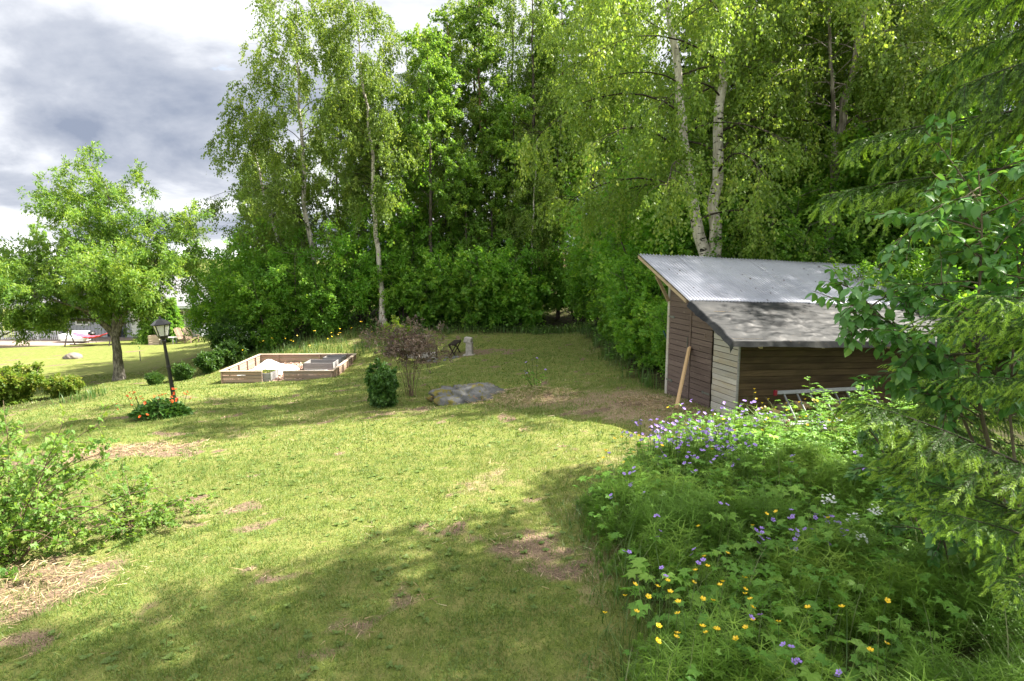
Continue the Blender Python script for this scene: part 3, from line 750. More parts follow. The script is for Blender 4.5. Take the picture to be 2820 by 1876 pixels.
# firewood under the eave, each log for itself
rr = random.Random(6)
for k in range(16):
    x = .55 + (k % 8) * .33 + rr.uniform(-.05, .05); z = .10 + (k // 8) * .19 + rr.uniform(-.02, .03); y = -.22 + rr.uniform(-.04, .04)
    p = sw(x, y, z); L = rr.uniform(.3, .42); m = MB(); rad = rr.uniform(.07, .10)
    prof = [(rad * math.cos(a) * rr.uniform(.85, 1.1), rad * math.sin(a) * rr.uniform(.85, 1.1)) for a in np.linspace(0, math.pi if k % 3 else 2 * math.pi, 9)[:8 if k % 3 == 0 else 9]]
    m.prism([(-L / 2, a, b) for a, b in prof], (L, 0, 0))
    o = m.build('firewood_log', M['split_wood'] if k % 3 else M['bark_log'], None, loc=p, rot=(rr.uniform(0, 6), rr.uniform(-.2, .2), R(17.2) + rr.uniform(-.5, .5) + (1.3 if k % 4 == 0 else 0)))
    tag(o, 'piece of split firewood stacked behind the ladder under the shed eave', 'firewood', 'firewood under the eave')
# aluminium ladder standing on its side edge against the wall
def ladder(p0, length, height, lean, label, cap):
    L = thing('ladder', label, 'ladder', p0, R(17.2))
    top = Vector((0, lean, height)); 
    for nm, z, y in (('rail', 0, 0), ('rail', height, lean)):
        m = MB(); m.bar((0, y, z), (length, y, z), .028, .075, up=(0, lean, height)); m.build(nm, M['aluminium'], L, bevel=.004)
    x = .16
    while x < length:
        m = MB(); m.tube([(x, 0, .02), (x, lean, height - .02)], .019, 8); m.build('rung', M['aluminium'], L); x += .28
    if cap:
        for z, y in ((0, 0), (height, lean)):
            m = MB(); m.box((-.02, y, z), (.06, .05, .10)); m.build('end_cap', M['red_plastic'], L, bevel=.008)
    return L
# rails run along the wall; the near end is raised
Ld = ladder(sw(.62, -.60, .10), 2.2, .46, .36, 'aluminium ladder with dark red end cap lying on its edge by the shed', True)
Ld.rotation_euler = (0, R(1.5), R(17.2))
# green curved handle behind the door wall
m = MB(); p = sw(.0, 2.5, 0) + Vector((.16, 0, 0)); m.tube([p + Vector((.02, .05, .0)), p + Vector((0, .05, .5)), p + Vector((-.02, .05, .95)), p + Vector((-.08, .05, 1.15)), p + Vector((-.16, .05, 1.32))], .022, 8)
tag(m.build('green_handle', M['green_metal'], None, smooth=True), 'green curved metal handle sticking out behind the shed door post', 'handle')

# ---------------------------------------------------------------- raised timber bed
BX0, BX1, BY0, BY1 = -10.35, -6.45, 21.2, 24.8
BT = -1.20
BED = thing('raised_bed', 'large square timber raised bed with a gap in its front', 'raised bed', ((BX0 + BX1) / 2, (BY0 + BY1) / 2, 0), R(1.5))
def bedpart(name, m, mat, parent, **k):
    cx_, cy_ = (BX0 + BX1) / 2, (BY0 + BY1) / 2
    return m.build(name, mat, parent, fn=lambda v: (v[0] - cx_, v[1] - cy_, v[2]), **k)
BH = .132
def bed_wall(name, a, b, rows, top=BT, gap=.012, off=(0, 0)):
    a, b = Vector((*a, 0)), Vector((*b, 0)); d = (b - a).normalized()
    m = MB(); m.bar(a + d * .02 + Vector((0, 0, top - .03)), b - d * .02 + Vector((0, 0, top - .03)), .025, .05)
    w = bedpart(name, m, M['bed_board'], BED)
    for i in range(rows):
        z = top - (i + .5) * BH - .002
        m = MB(); m.bar(a + Vector((off[0], off[1], z)), b + Vector((off[0], off[1], z)), .034, BH - gap); bedpart('plank', m, M['bed_board'], w, bevel=.004)
    return w
fw = bed_wall('front_wall', (BX0, BY0), (-8.92, BY0), 4, gap=.017); fw2 = bed_wall('front_wall', (-8.16, BY0), (BX1, BY0), 3)
m = MB(); m.bar((-9.0, BY0 + .01, BT - 3.35 * BH), (-8.1, BY0 + .01, BT - 3.35 * BH), .034, BH * .75); bedpart('threshold', m, M['bed_board'], BED, bevel=.004)
lw = bed_wall('left_wall', (BX0, BY0 + .03), (BX0, BY1 - .03), 4); rw = bed_wall('right_wall', (BX1, BY0 + .03), (BX1, BY1 - .03), 3)
bw = bed_wall('back_wall', (BX0, BY1), (BX1, BY1), 4)
for i, (a, b) in enumerate((((BX0 - .06, BY0), (-8.91, BY0)), ((-8.17, BY0), (BX1 + .06, BY0)), ((BX0, BY0 + .065), (BX0, BY1 - .065)), ((BX1, BY0 + .065), (BX1, BY1 - .065)), ((BX0 - .06, BY1), (BX1 + .06, BY1)))):
    m = MB(); m.bar((*a, BT + .013), (*b, BT + .013), .115, .026); bedpart('cap_rail', m, M['cap_board'], BED, bevel=.004)
posts = [(BX0 + .05, BY0 + .6 + i * .8) for i in range(4)] + [(BX1 + .045, BY0 + .05 + i * .68) for i in range(6)] + [(-7.9, BY1 - .05), (-9.6, BY1 - .05), (BX0 + .02, BY0 - .03), (BX1 - .03, BY0 - .035)]
for (x, y) in posts:
    m = MB(); m.box((x, y, BT - .27), (.048, .045, .52)); bedpart('post', m, M['bed_board'], BED)
r = rng_(44); cl = Cloud(); n = 9000; x = r.uniform(BX0 + .05, BX1 - .05, n); y = r.uniform(BY0 + .05, BY1 - .05, n)
zb = lambda x, y: BT - .37 + (fbm(x, y, 1.2, 6, 3) - .5) * .16
P = np.stack([x, y, zb(x, y) + .02], 1); cl.put(DIAMOND, P, rdir(r, n) + r.normal(0, .3, (n, 3)), r.normal(0, .5, (n, 3)) + np.array([0, 0, 1.0]), .05 + .05 * r.random(n), r.random(n))
X, Y = np.meshgrid(np.linspace(BX0 + .02, BX1 - .02, 40), np.linspace(BY0 + .02, BY1 - .02, 40), indexing='ij'); i0 = np.arange(1600).reshape(40, 40)
q = np.stack([i0[:-1, :-1].ravel(), i0[1:, :-1].ravel(), i0[1:, 1:].ravel(), i0[:-1, 1:].ravel()], 1)
o = add('chip_bedding', np_mesh('chip_bedding', np.stack([X.ravel(), Y.ravel(), zb(X, Y).ravel()], 1), [q], smooth=True), M['wood_chips']); tag(o, 'pinkish wood chip floor inside the raised bed', 'wood chips', kind='stuff')
o2 = add('loose_chips', cl.mesh('loose_chips'), M['chip_piece']); tag(o2, 'loose wood chips scattered inside the raised bed', 'wood chips', kind='stuff')
# fleece thrown over a heap
nu = 90; X, Y = np.meshgrid(np.linspace(-1, 1, nu), np.linspace(-1, 1, nu), indexing='ij')
rr_ = np.sqrt(X ** 2 + Y ** 2); an = np.arctan2(Y, X); lim = .78 + .22 * np.sin(an * 3 + .6) * .6 + .12 * np.sin(an * 7)
sc = np.where(rr_ > 1e-6, np.minimum(1, 1) * lim, lim)
X2 = X * sc; Y2 = Y * sc
wx = -9.25 + X2 * .95 + .12 * Y2; wy = 22.85 + Y2 * 1.15
h = .22 * np.exp(-((X2 + .30) ** 2 / .06 + (Y2 - .35) ** 2 / .14)) + .24 * np.exp(-((X2 - .15) ** 2 / .30 + (Y2 - .2) ** 2 / .30)) + .12 * np.exp(-((X2 + .6) ** 2 / .1 + Y2 ** 2 / .3))
h = h + (fbm(wx, wy, 2.0, 51, 4) - .5) * .13 + np.abs(vnoise(wx + wy * .5, wy * .3, 3.2, 52) - .5) * .07
wz = zb(wx, wy) + .05 + np.maximum(h, 0)
i0 = np.arange(nu * nu).reshape(nu, nu); q = np.stack([i0[:-1, :-1].ravel(), i0[1:, :-1].ravel(), i0[1:, 1:].ravel(), i0[:-1, 1:].ravel()], 1)
o = add('fleece_sheet', np_mesh('fleece_sheet', np.stack([wx.ravel(), wy.ravel(), wz.ravel()], 1), [q], smooth=True), M['fleece']); sm = o.modifiers.new('thickness', 'SOLIDIFY'); sm.thickness = .004
tag(o, 'crumpled white fleece sheet thrown over a heap in the raised bed', 'sheet')
def collar(x0, x1, y0, y1, z0, z1, label, mat='grey_board', soilz=None, rows=2, rz=0):
    c = ((x0 + x1) / 2, (y0 + y1) / 2, 0); t_ = thing('wooden_box', label, 'box', c, rz)
    h = (z1 - z0) / rows
    hx, hy = (x1 - x0) / 2, (y1 - y0) / 2
    for s_, nm in ((-1, 'front_side'), (1, 'back_side')):
        w = None
        for i in range(rows):
            m = MB(); m.box((0, s_ * hy, z0 + (i + .5) * h), (2 * hx, .024, h - .006)); m.build('plank', M[mat], t_, bevel=.003)
    for s_ in (-1, 1):
        for i in range(rows):
            m = MB(); m.box((s_ * (hx - .012), 0, z0 + (i + .5) * h), (.024, 2 * hy - .03, h - .006)); m.build('plank', M[mat], t_, bevel=.003)
    for sx_ in (-1, 1):
        for sy_ in (-1, 1):
            m = MB(); m.box((sx_ * (hx + .002), sy_ * (hy + .004), (z0 + z1) / 2), (.03, .03, z1 - z0 + .004)); m.build('corner_bracket', M['steel_bracket'], t_)
    if soilz is not None:
        m = MB(); m.box((0, 0, soilz - .02), (2 * hx - .05, 2 * hy - .04, .04)); m.build('soil', M['garden_soil'], t_)
    return t_
zf = BT - .40
collar(-8.0, -6.88, 22.95, 23.75, zf, BT - .02, 'taller grey pallet collar box in the middle of the raised bed', soilz=BT - .22)
collar(-7.55, -6.82, 23.95, 24.6, zf, BT + .02, 'grey pallet collar box at the back of the raised bed', soilz=BT - .2)
collar(-9.45, -8.62, 21.28, 22.0, zf - .05, BT - .08, 'small dark grey planter box inside the gap of the raised bed', soilz=BT - .14)
# an old white window frame leaning in the bed
fr = thing('window_frame', 'small white wooden frame lying in the front of the raised bed', 'frame', (-7.25, 21.95, BT - .17), R(4))
for a, b in (((-.42, -.2), (.42, -.2)), ((-.42, .2), (.42, .2)), ((-.42, -.2), (-.42, .2)), ((.42, -.2), (.42, .2)), ((.28, -.2), (.28, .2))):
    m = MB(); m.bar((a[0], a[1], 0), (b[0], b[1], 0), .05, .06); m.build('frame_bar', M['white_paint'], fr, bevel=.004)
# seedlings in the small box
cl = Cloud(); n = 120; x = r.uniform(-9.4, -8.68, n); y = r.uniform(21.33, 21.95, n)
P = np.stack([x, y, np.full(n, BT - .13)], 1); cl.put(NARROW, P, rdir(r, n) * .7 + np.array([0, 0, .8]), rdir(r, n) + np.array([0, 0, .5]), .10, r.random(n))
tag(add('seedlings', cl.mesh('seedlings'), M['yellow_shrub_leaf']), 'pale seedlings growing in the small planter box', 'seedlings', kind='stuff')

# ---------------------------------------------------------------- garden lamp post (it leans)
lx, ly = -8.2, 14.45; lz = gzf(lx, ly)
LP = thing('lamp_post', 'leaning black garden lamp post with a single glazed lantern', 'lamp post', (lx, ly, lz))
LP.rotation_euler = (0, R(-4.5), R(20)); LP.scale = (1.2, 1.2, 1.22)
m = MB(); m.lathe([(.085, -.05), (.085, .10), (.06, .13), (.06, .22), (.075, .24), (.075, .28), (.05, .30), (.046, .34)], 14); m.build('base', M['black_iron'], LP, smooth=False)
m = MB(); m.lathe([(.042, .34), (.038, .9), (.042, .91), (.042, .95), (.034, .96), (.028, 1.40), (.04, 1.42), (.045, 1.47), (.03, 1.50)], 14); m.build('pole', M['black_iron'], LP)
m = MB(); m.lathe([(.03, 1.49), (.08, 1.51), (.09, 1.535), (.10, 1.545), (.10, 1.56)], 6); m.build('lantern_base', M['black_iron'], LP)
lan = MB()
for j in range(6):
    a = j * math.pi / 3; lan.bar((.10 * math.cos(a), .10 * math.sin(a), 1.56), (.155 * math.cos(a), .155 * math.sin(a), 1.78), .014, .014)
cage = lan.build('lantern_cage', M['black_iron'], LP)
for j in range(6):
    a, b = j * math.pi / 3, (j + 1) * math.pi / 3; m = MB()
    f = lambda q, rr, z: (rr * math.cos(q), rr * math.sin(q), z)
    m.prism([f(a, .096, 1.565), f(b, .096, 1.565), f(b, .150, 1.775), f(a, .150, 1.775)], (-.004 * math.cos((a + b) / 2), -.004 * math.sin((a + b) / 2), 0)); m.build('pane', M['lamp_glass'], cage)
m = MB(); m.lathe([(.185, 1.775), (.19, 1.79), (.13, 1.84), (.10, 1.865), (.06, 1.885), (.025, 1.90), (.022, 1.92), (.012, 1.945)], 6); m.build('lantern_roof', M['black_iron'], LP)
m = MB(); m.tube([(0, 0, 1.56), (0, 0, 1.66)], .022, 8); m.build('bulb', M['white_paint'], LP)

# ---------------------------------------------------------------- boulder with moss
def blob(name, rad, seed, sub=5, rough=.35, flat=1.0):
    bm = __import__('bmesh').new(); __import__('bmesh').ops.create_icosphere(bm, subdivisions=sub, radius=1.0)
    V = np.array([v.co[:] for v in bm.verts]); F = np.array([[v.index for v in f.verts] for f in bm.faces]); bm.free()
    n = (fbm(V[:, 0] * 1.3 + V[:, 2], V[:, 1] * 1.3 - V[:, 2] * .7, 1.0, seed, 6, .58) - .5) * rough * 2 - np.abs(vnoise(V[:, 0] * 1.7 + V[:, 1], V[:, 1] * 1.2 + V[:, 2], 2.2, seed + 9) - .5) * rough * .5
    V = V * (1 + n)[:, None] * np.array(rad); V[:, 2] = np.where(V[:, 2] > 0, V[:, 2] * flat, V[:, 2])
    return np_mesh(name, V, [F], smooth=True)
bz = gzf(-.95, 13.6)
o = add('boulder', blob('boulder', (.98, .62, .36), 61, 5, .75), M['granite'], loc=(-.85, 13.75, bz - .06), rot=(0, R(4), R(-4))); tag(o, 'low grey boulder with yellow moss and rusty lichen in the lawn', 'boulder')
o = add('boulder', blob('garden_stone', (.55, .4, .30), 66, 4), M['house_stone'], loc=(-26.6, 36.3, gzf(-26.6, 36.3) + .02)); tag(o, 'small brown stone on the far lawn below the house', 'stone')

# ---------------------------------------------------------------- fire place seats behind the red-leaved bush
px_, py_ = -1.64, 22.9; pz_ = gzf(px_, py_)
PL = thing('stone_pillar', 'short grey stone pillar with a tilted cap beside the dark trestle', 'pillar', (px_, py_, pz_), R(-12))
m = MB(); m.box((0, 0, -.02), (.42, .36, .1)); m.build('foot_slab', M['concrete'], PL, bevel=.015)
m = MB(); m.box((.02, 0, .26), (.26, .22, .5), taper=.94); m.build('shaft', M['concrete'], PL, bevel=.02)
m = MB(); m.box((-.03, .02, .58), (.30, .30, .20), Matrix.Rotation(R(9), 3, 'Y'), taper=.9); m.build('cap_stone', M['concrete'], PL, bevel=.02)
def trestle(label, x, y, length, rz, mat):
    z = gzf(x, y); t_ = thing('trestle_bench', label, 'bench', (x, y, z), rz)
    m = MB(); m.box((0, 0, .50), (length, .28, .05)); m.build('seat', M[mat], t_, bevel=.006)
    for s_ in (-1, 1):
        xx = s_ * (length / 2 - .12)
        for k in (-1, 1):
            m = MB(); m.bar((xx + k * .018, -.15 * k, -.04), (xx + k * .018, .14 * k, .48), .035, .075, up=(1, 0, 0)); m.build('leg', M[mat], t_)
    return t_
trestle('dark bench on crossed legs seen end-on beside the stone pillar', -2.22, 23.35, 1.2, R(84), 'tar_wood')
gb = thing('garden_bench', 'low grey stone seat in a dark iron frame behind the red-leaved bush', 'bench', (-3.45, 23.0, gzf(-3.45, 23.0)), R(3))
m = MB(); m.box((0, 0, .22), (1.15, .38, .20)); m.build('seat', M['concrete'], gb, bevel=.015)
for s_ in (-1, 1):
    m = MB(); m.bar((s_ * .56, -.2, -.03), (s_ * .56, -.2, .52), .03, .03); m.bar((s_ * .56, .2, -.03), (s_ * .56, .2, .52), .03, .03); m.bar((s_ * .56, -.2, .50), (s_ * .56, .2, .50), .04, .03); m.build('side_frame', M['tar_wood'], gb)
m = MB(); m.bar((-.56, .2, .50), (.56, .2, .50), .03, .05); m.build('back_rail', M['tar_wood'], gb)
# small pebbly ring
rr = random.Random(12)
for k in range(9):
    a = k * .7; x, y = -2.6 + math.cos(a) * .55, 22.6 + math.sin(a) * .3
    o = add('ring_stone', blob('ring_stone', (.09, .08, .06), 70 + k, 2) if k == 0 else bpy.data.meshes['ring_stone'], M['granite'], loc=(x, y, gzf(x, y) + .01), rot=(0, 0, k)); tag(o, 'small round stone in the ring in front of the dark bench', 'stone', 'fire ring stones')

# ---------------------------------------------------------------- neighbour's house beyond the lower lawn
HX, HY, HZ = -33.0, 49.5, -3.95
HO = thing('house', 'pale grey wooden house with wide porch and slate roof beyond the lawn', 'house', (HX, HY, HZ), R(-3))
def hbox(name, c, s, mat, parent=HO, bevel=0): m = MB(); m.box(c, s); return m.build(name, M[mat], parent, bevel=bevel)
wall = hbox('wall', (0, 3.5, 1.55), (15.4, 7.0, 3.1), 'grey_siding')
for i in range(52):
    x = -7.6 + i * .298; m = MB(); m.box((x, -.018, 1.55), (.05, .035, 3.1)); m.build('batten', M['grey_siding'], wall)
hbox('plinth', (0, 3.5, -.35), (15.6, 7.1, .7), 'house_stone')
m = MB(); m.prism([(-8.2, -1.5, 2.75), (-8.2, 3.5, 4.9), (-8.2, 8.5, 2.75), (-8.2, 8.5, 2.6), (-8.2, -1.5, 2.6)], (16.4, 0, 0)); roofh = m.build('roof', M['roof_tile'], HO)
hbox('fascia', (0, -1.53, 2.66), (16.5, .05, .24), 'white_paint', roofh)
hbox('chimney', (3.2, 4.2, 5.0), (.8, .7, 1.4), 'house_stone', roofh)
# upper dormer with blue boards
dm = hbox('dormer', (-5.4, 1.6, 4.1), (3.6, 3.6, 2.3), 'blue_siding')
m = MB(); m.prism([(-7.5, -.5, 5.25), (-5.4, -.5, 6.35), (-3.3, -.5, 5.25)], (0, 4.4, 0)); m.build('dormer_roof', M['roof_tile'], dm)
def window(x, z, w, h, parent=HO, y=-.04):
    g = hbox('window', (x, y, z), (w, .05, h), 'window_glass', parent)
    for a in (-1, 1):
        hbox('frame', (x + a * w / 2, y - .01, z), (.12, .09, h + .12), 'white_paint', g); hbox('frame', (x, y - .012, z + a * h / 2), (w + .12, .085, .12), 'white_paint', g)
    hbox('mullion', (x, y - .015, z), (.06, .08, h), 'white_paint', g)
for x in (-6.2, -2.2, 5.9): window(x, 1.65, 1.1, 1.2)
window(-5.4, 4.2, 1.1, 1.0, y=-.24)
dr = hbox('door', (2.4, -.03, 1.1), (1.0, .06, 2.1), 'white_paint'); hbox('door_handle', (2.05, -.09, 1.05), (.12, .05, .04), 'black_iron', dr)
dr = hbox('door', (.6, -.03, 1.15), (1.6, .06, 2.2), 'window_glass'); hbox('frame', (.6, -.07, 1.15), (.08, .06, 2.2), 'white_paint', dr)
# porch posts and rail
for x in (-8.0, -6.8, -5.0, -3.2): m = MB(); m.box((x, -1.4, 1.15), (.15, .15, 3.0)); m.build('porch_post', M['white_paint'], HO, bevel=.01)
hbox('porch_beam', (-5.6, -1.4, 2.52), (5.4, .16, .2), 'white_paint')
pr = hbox('porch_rail', (-5.6, -1.4, .62), (4.9, .08, .08), 'white_paint')
for i in range(30): hbox('baluster', (-7.9 + i * .158, -1.4, .24), (.05, .04, .76), 'white_paint', pr)
dk = MB(); dk.box((-1.0, -2.4, -.10), (15.0, 4.2, .10)); deck = dk.build('deck', M['deck_wood'], HO)
for i in range(14): hbox('plank', (-1.0, -4.35 + i * .3, -.035), (15.0, .28, .03), 'deck_wood', deck)
hbox('deck_front', (-1.0, -4.53, -.36), (15.0, .04, .46), 'deck_wood', deck)
for i in range(3): hbox('step', (1.0, -4.75 - i * .3, -.2 - i * .16), (5.0, .32, .06), 'deck_wood', deck)
# red hammock in a dark stand on the deck edge
hm = thing('hammock', 'red cloth hammock slung in a dark stand before the house', 'hammock', (-30.9, 44.2, gzf(-30.9, 44.2)), R(-2))
nu, nv = 26, 8; U, Vv = np.meshgrid(np.linspace(-1, 1, nu), np.linspace(-1, 1, nv), indexing='ij')
zz3 = .55 + .38 * U ** 2 + .14 * Vv ** 2 * (1 - U ** 2) + .02 * np.sin(U * 20 + Vv * 3); i0 = np.arange(nu * nv).reshape(nu, nv)
q = np.stack([i0[:-1, :-1].ravel(), i0[1:, :-1].ravel(), i0[1:, 1:].ravel(), i0[:-1, 1:].ravel()], 1)
o = add('hammock_cloth', np_mesh('hammock_cloth', np.stack([(U * 1.25).ravel(), (Vv * .42 * (1 - .7 * U ** 4)).ravel(), zz3.ravel()], 1), [q], smooth=True), M['hammock_red'], hm); sm = o.modifiers.new('thickness', 'SOLIDIFY'); sm.thickness = .01
m = MB()
for s_ in (-1, 1):
    m.tube([(s_ * 1.25, 0, .95), (s_ * 1.6, 0, 1.15)], .015, 6); m.bar((s_ * 1.65, -.5, 0), (s_ * 1.65, 0, 1.25), .06, .06); m.bar((s_ * 1.65, .5, 0), (s_ * 1.65, 0, 1.25), .06, .06)
m.bar((-1.65, 0, .06), (1.65, 0, .06), .07, .07); m.build('stand', M['dark_pole'], hm)
sf = thing('garden_sofa', 'white cushioned garden sofa on the deck of the house', 'sofa', (-34.0, 46.9, HZ - .02), R(-3))
for c, s in (((0, 0, .25), (1.9, .8, .3)), ((0, .36, .6), (1.9, .2, .5)), ((-.95, 0, .45), (.2, .8, .4)), ((.95, 0, .45), (.2, .8, .4))):
    m = MB(); m.box(c, s); m.build('cushion', M['fleece'], sf, bevel=.05)
pt = thing('kettle_grill', 'dark round kettle grill on the deck beside the white sofa', 'grill', (-32.5, 46.6, HZ - .03))
m = MB(); m.lathe([(.05, .5), (.22, .58), (.27, .7), (.27, .74), (.2, .86), (.05, .93)], 14); m.build('kettle', M['black_iron'], pt)
for j in range(3): a = j * 2.1; m = MB(); m.tube([(.12 * math.cos(a), .12 * math.sin(a), .58), (.3 * math.cos(a), .3 * math.sin(a), 0)], .015, 6); m.build('leg', M['black_iron'], pt)
hc = thing('hanging_cloth', 'lilac cloth hanging from the eave of the grey house', 'cloth', (-31.2, 47.95, HZ + 1.05))
V = [(u_ * .18 + .03 * math.sin(v_ * 6), .03 * math.sin(u_ * 5 + v_ * 9), v_ * 1.5) for u_ in (-1, -.5, 0, .5, 1) for v_ in np.linspace(0, 1, 8)]
i0 = np.arange(40).reshape(5, 8); q = np.stack([i0[:-1, :-1].ravel(), i0[1:, :-1].ravel(), i0[1:, 1:].ravel(), i0[:-1, 1:].ravel()], 1)
add('cloth_panel', np_mesh('cloth_panel', np.array(V), [q], smooth=True), M['lilac_cloth'], hc)
# two reclining wooden chairs, a table and a crate on the far lawn
def lounge(x, y, rz, label):
    t_ = thing('garden_chair', label, 'chair', (x, y, gzf(x, y)), rz)
    for i in range(6): m = MB(); m.bar((-.28, -.3 + i * .1, .36 - i * .02), (.28, -.3 + i * .1, .36 - i * .02), .09, .02); m.build('seat_slat', M['chair_wood'], t_)
    for i in range(6): xx = -.25 + i * .1; m = MB(); m.bar((xx, .24, .28), (xx * 1.2, .58, 1.05 + .06 * math.sin(i / 5 * math.pi)), .085, .02, up=(0, 1, 0)); m.build('back_slat', M['chair_wood'], t_)
    for s_ in (-1, 1):
        m = MB(); m.box((s_ * .33, -.05, .55), (.1, .7, .025)); m.build('armrest', M['chair_wood'], t_)
        m = MB(); m.box((s_ * .30, -.32, .27), (.05, .07, .56)); m.build('leg', M['chair_wood'], t_); m = MB(); m.bar((s_ * .30, -.3, .34), (s_ * .30, .5, .02), .05, .08); m.build('leg', M['chair_wood'], t_)
    return t_
lounge(-23.4, 44.0, R(60), 'brown slatted garden chair at the edge of the far lawn, nearer the woods'); lounge(-24.3, 44.6, R(75), 'brown slatted garden chair beside the small table on the far lawn')
tb = thing('garden_table', 'low wooden table beside the slatted chairs on the far lawn', 'table', (-25.1, 44.0, gzf(-25.1, 44)))
m = MB(); m.box((0, 0, .5), (1.0, .6, .04)); m.build('table_top', M['grey_board'], tb)
for sx_ in (-1, 1):
    for sy_ in (-1, 1): m = MB(); m.box((sx_ * .42, sy_ * .24, .24), (.06, .06, .5)); m.build('leg', M['grey_board'], tb)
cr = thing('wooden_crate', 'reddish wooden crate standing by the far garden chairs', 'crate', (-26.2, 44.3, gzf(-26.2, 44.3)))
for i in range(4): m = MB(); m.box((0, -.3, .08 + i * .17), (.8, .025, .15)); m.build('plank', M['cap_board'], cr)
for s_ in (-1, 1):
    for i in range(4): m = MB(); m.box((s_ * .39, 0, .08 + i * .17), (.025, .57, .15)); m.build('plank', M['cap_board'], cr)
m = MB(); m.box((0, .3, .33), (.8, .025, .64)); m.build('back_panel', M['cap_board'], cr)
m = MB(); m.tube([(-20.6, 33.2, gzf(-20.6, 33.2) - .1), (-20.6, 33.2, gzf(-20.6, 33.2) + .55)], .025, 6); tag(m.build('marker_stake', M['aluminium'], None), 'thin grey stake standing in the sunny far lawn', 'stake')
# ---------------------------------------------------------------- trees
UP = np.array([0, 0, 1.0])
def grow(r, p, d, L, n, grav=0.0, wig=0.12):
    """a limb as a polyline: starts at p in direction d, bends down (grav > 0) or up"""
    pts = [np.array(p, float)]; d = np.array(d, float) / np.linalg.norm(d)
    for i in range(n):
        d = d + np.array([0, 0, -grav / n]) + r.normal(0, wig, 3) / math.sqrt(n) * .8; d /= np.linalg.norm(d)
        pts.append(pts[-1] + d * (L / n))
    return np.array(pts)
def along(pts, t):
    k = t * (len(pts) - 1); i = min(int(k), len(pts) - 2); f = k - i
    return pts[i] * (1 - f) + pts[i + 1] * f, unit(pts[i + 1] - pts[i])
class Limbs:
    def __init__(s): s.V, s.F, s.n = [], [], 0
    def tube(s, pts, r0, r1, sides=5, flare=0.0):
        k = len(pts); t = np.gradient(pts, axis=0); t = unit(t)
        ref = np.array([.31, .87, .12]); u = unit(np.cross(t, ref)); w = np.cross(t, u)
        a = np.arange(sides) * 2 * np.pi / sides; rad = r0 + (r1 - r0) * np.linspace(0, 1, k) ** .85
        if flare: rad[0] *= 1 + flare; rad[1] *= 1 + flare * .25
        V = pts[:, None] + (u[:, None] * np.cos(a)[None, :, None] + w[:, None] * np.sin(a)[None, :, None]) * rad[:, None, None]
        i = np.arange(k * sides).reshape(k, sides); j = np.roll(i, -1, 1)
        s.F.append(np.stack([i[:-1].ravel(), j[:-1].ravel(), j[1:].ravel(), i[1:].ravel()], 1) + s.n); s.V.append(V.reshape(-1, 3)); s.n += k * sides
    def mesh(s, name): return np_mesh(name, np.concatenate(s.V), [np.concatenate(s.F)], smooth=True)

def build_tree(seed, stems, prim, L, elev, shape, grav, nsec, sec_len, ntwig, twig_len, twig_grav, nleaf, leaf, h0=.3, tmpl=DIAMOND, hang=.5, up_n=.4, wig=.16, sides=7, keep_low=1.0, sizevar=.35, sec_grav=None, spread=.035):
    """stems: list of (polyline, base radius, tip radius). Returns limb mesh and leaf mesh."""
    r = rng_(seed); tm = Limbs(); lm = Limbs(); S, E, C = [], [], []
    for (tp, r0, r1) in stems:
        tp = np.array(tp, float); H = abs(tp[-1][2] - tp[0][2]) + 1.0
        # resample the trunk with a light wobble
        q = [along(tp, t)[0] for t in np.linspace(0, 1, 22)]; q = np.array(q); q[2:-1, :2] += r.normal(0, .018 * H / 10, (19, 2))
        tm.tube(q, r0, r1, sides + 2, .35)
        for i in range(prim):
            t = h0 + (1 - h0) * ((i + r.random()) / prim); u = (t - h0) / (1 - h0)
            p, td = along(q, min(t, .995)); az_ = i * 2.39996 + r.normal(0, .5)
            ln = L * shape(u) * r.uniform(.65, 1.15); el_ = elev(u) + r.normal(0, .12)
            d = np.array([math.cos(az_) * math.cos(el_), math.sin(az_) * math.cos(el_), math.sin(el_)]) + td * .15
            b = grow(r, p, d, ln, 7, grav, wig); rb = max(.010, (r0 + (r1 - r0) * t) * .26 * (.4 + .6 * ln / L)); lm.tube(b, rb, .006, 4)
            for j in range(max(2, int(nsec * (.45 + .55 * ln / L)))):
                s_ = r.uniform(.22, 1.0); ps, bd = along(b, s_)
                rd = r.normal(0, 1, 3); rd -= bd * rd.dot(bd); rd /= np.linalg.norm(rd) + 1e-9
                d2 = bd * .75 + rd * .85 + UP * .1; c = grow(r, ps, d2, sec_len * (1.15 - .55 * s_) * r.uniform(.6, 1.25), 4, grav * .8 if sec_grav is None else sec_grav, wig); lm.tube(c, rb * .35, .003, 3)
                cr = r.normal(0, .16) + .10 * u
                for k in range(ntwig):
                    pt, cd = along(c, r.uniform(.15, 1.0)); rd = r.normal(0, 1, 3)
                    d3 = unit(cd * .6 + rd * .6 - UP * twig_grav * .25); e1 = pt + d3 * twig_len * r.uniform(.5, 1.2) - UP * twig_grav * twig_len * r.uniform(.3, 1.0)
                    S.append(pt); E.append(e1); C.append(cr)
    S, E, C = np.array(S), np.array(E), np.array(C)
    n = len(S) * nleaf; idx = np.repeat(np.arange(len(S)), nleaf); t = r.random(n)[:, None] ** .8
    P = S[idx] * (1 - t) + E[idx] * t + r.normal(0, spread, (n, 3))
    D = unit(E - S)[idx]; ax = D * .5 + r.normal(0, .6, (n, 3)) - UP * hang; nr = r.normal(0, .6, (n, 3)) + UP * up_n
    cl = Cloud(); rn = .42 + C[idx] + r.normal(0, .17, n)
    cl.put(tmpl, P, ax, nr, leaf * (1 + r.uniform(-sizevar, sizevar, n)), rn)
    return tm.mesh('trunk'), cl.mesh('foliage'), lm.mesh('limbs')
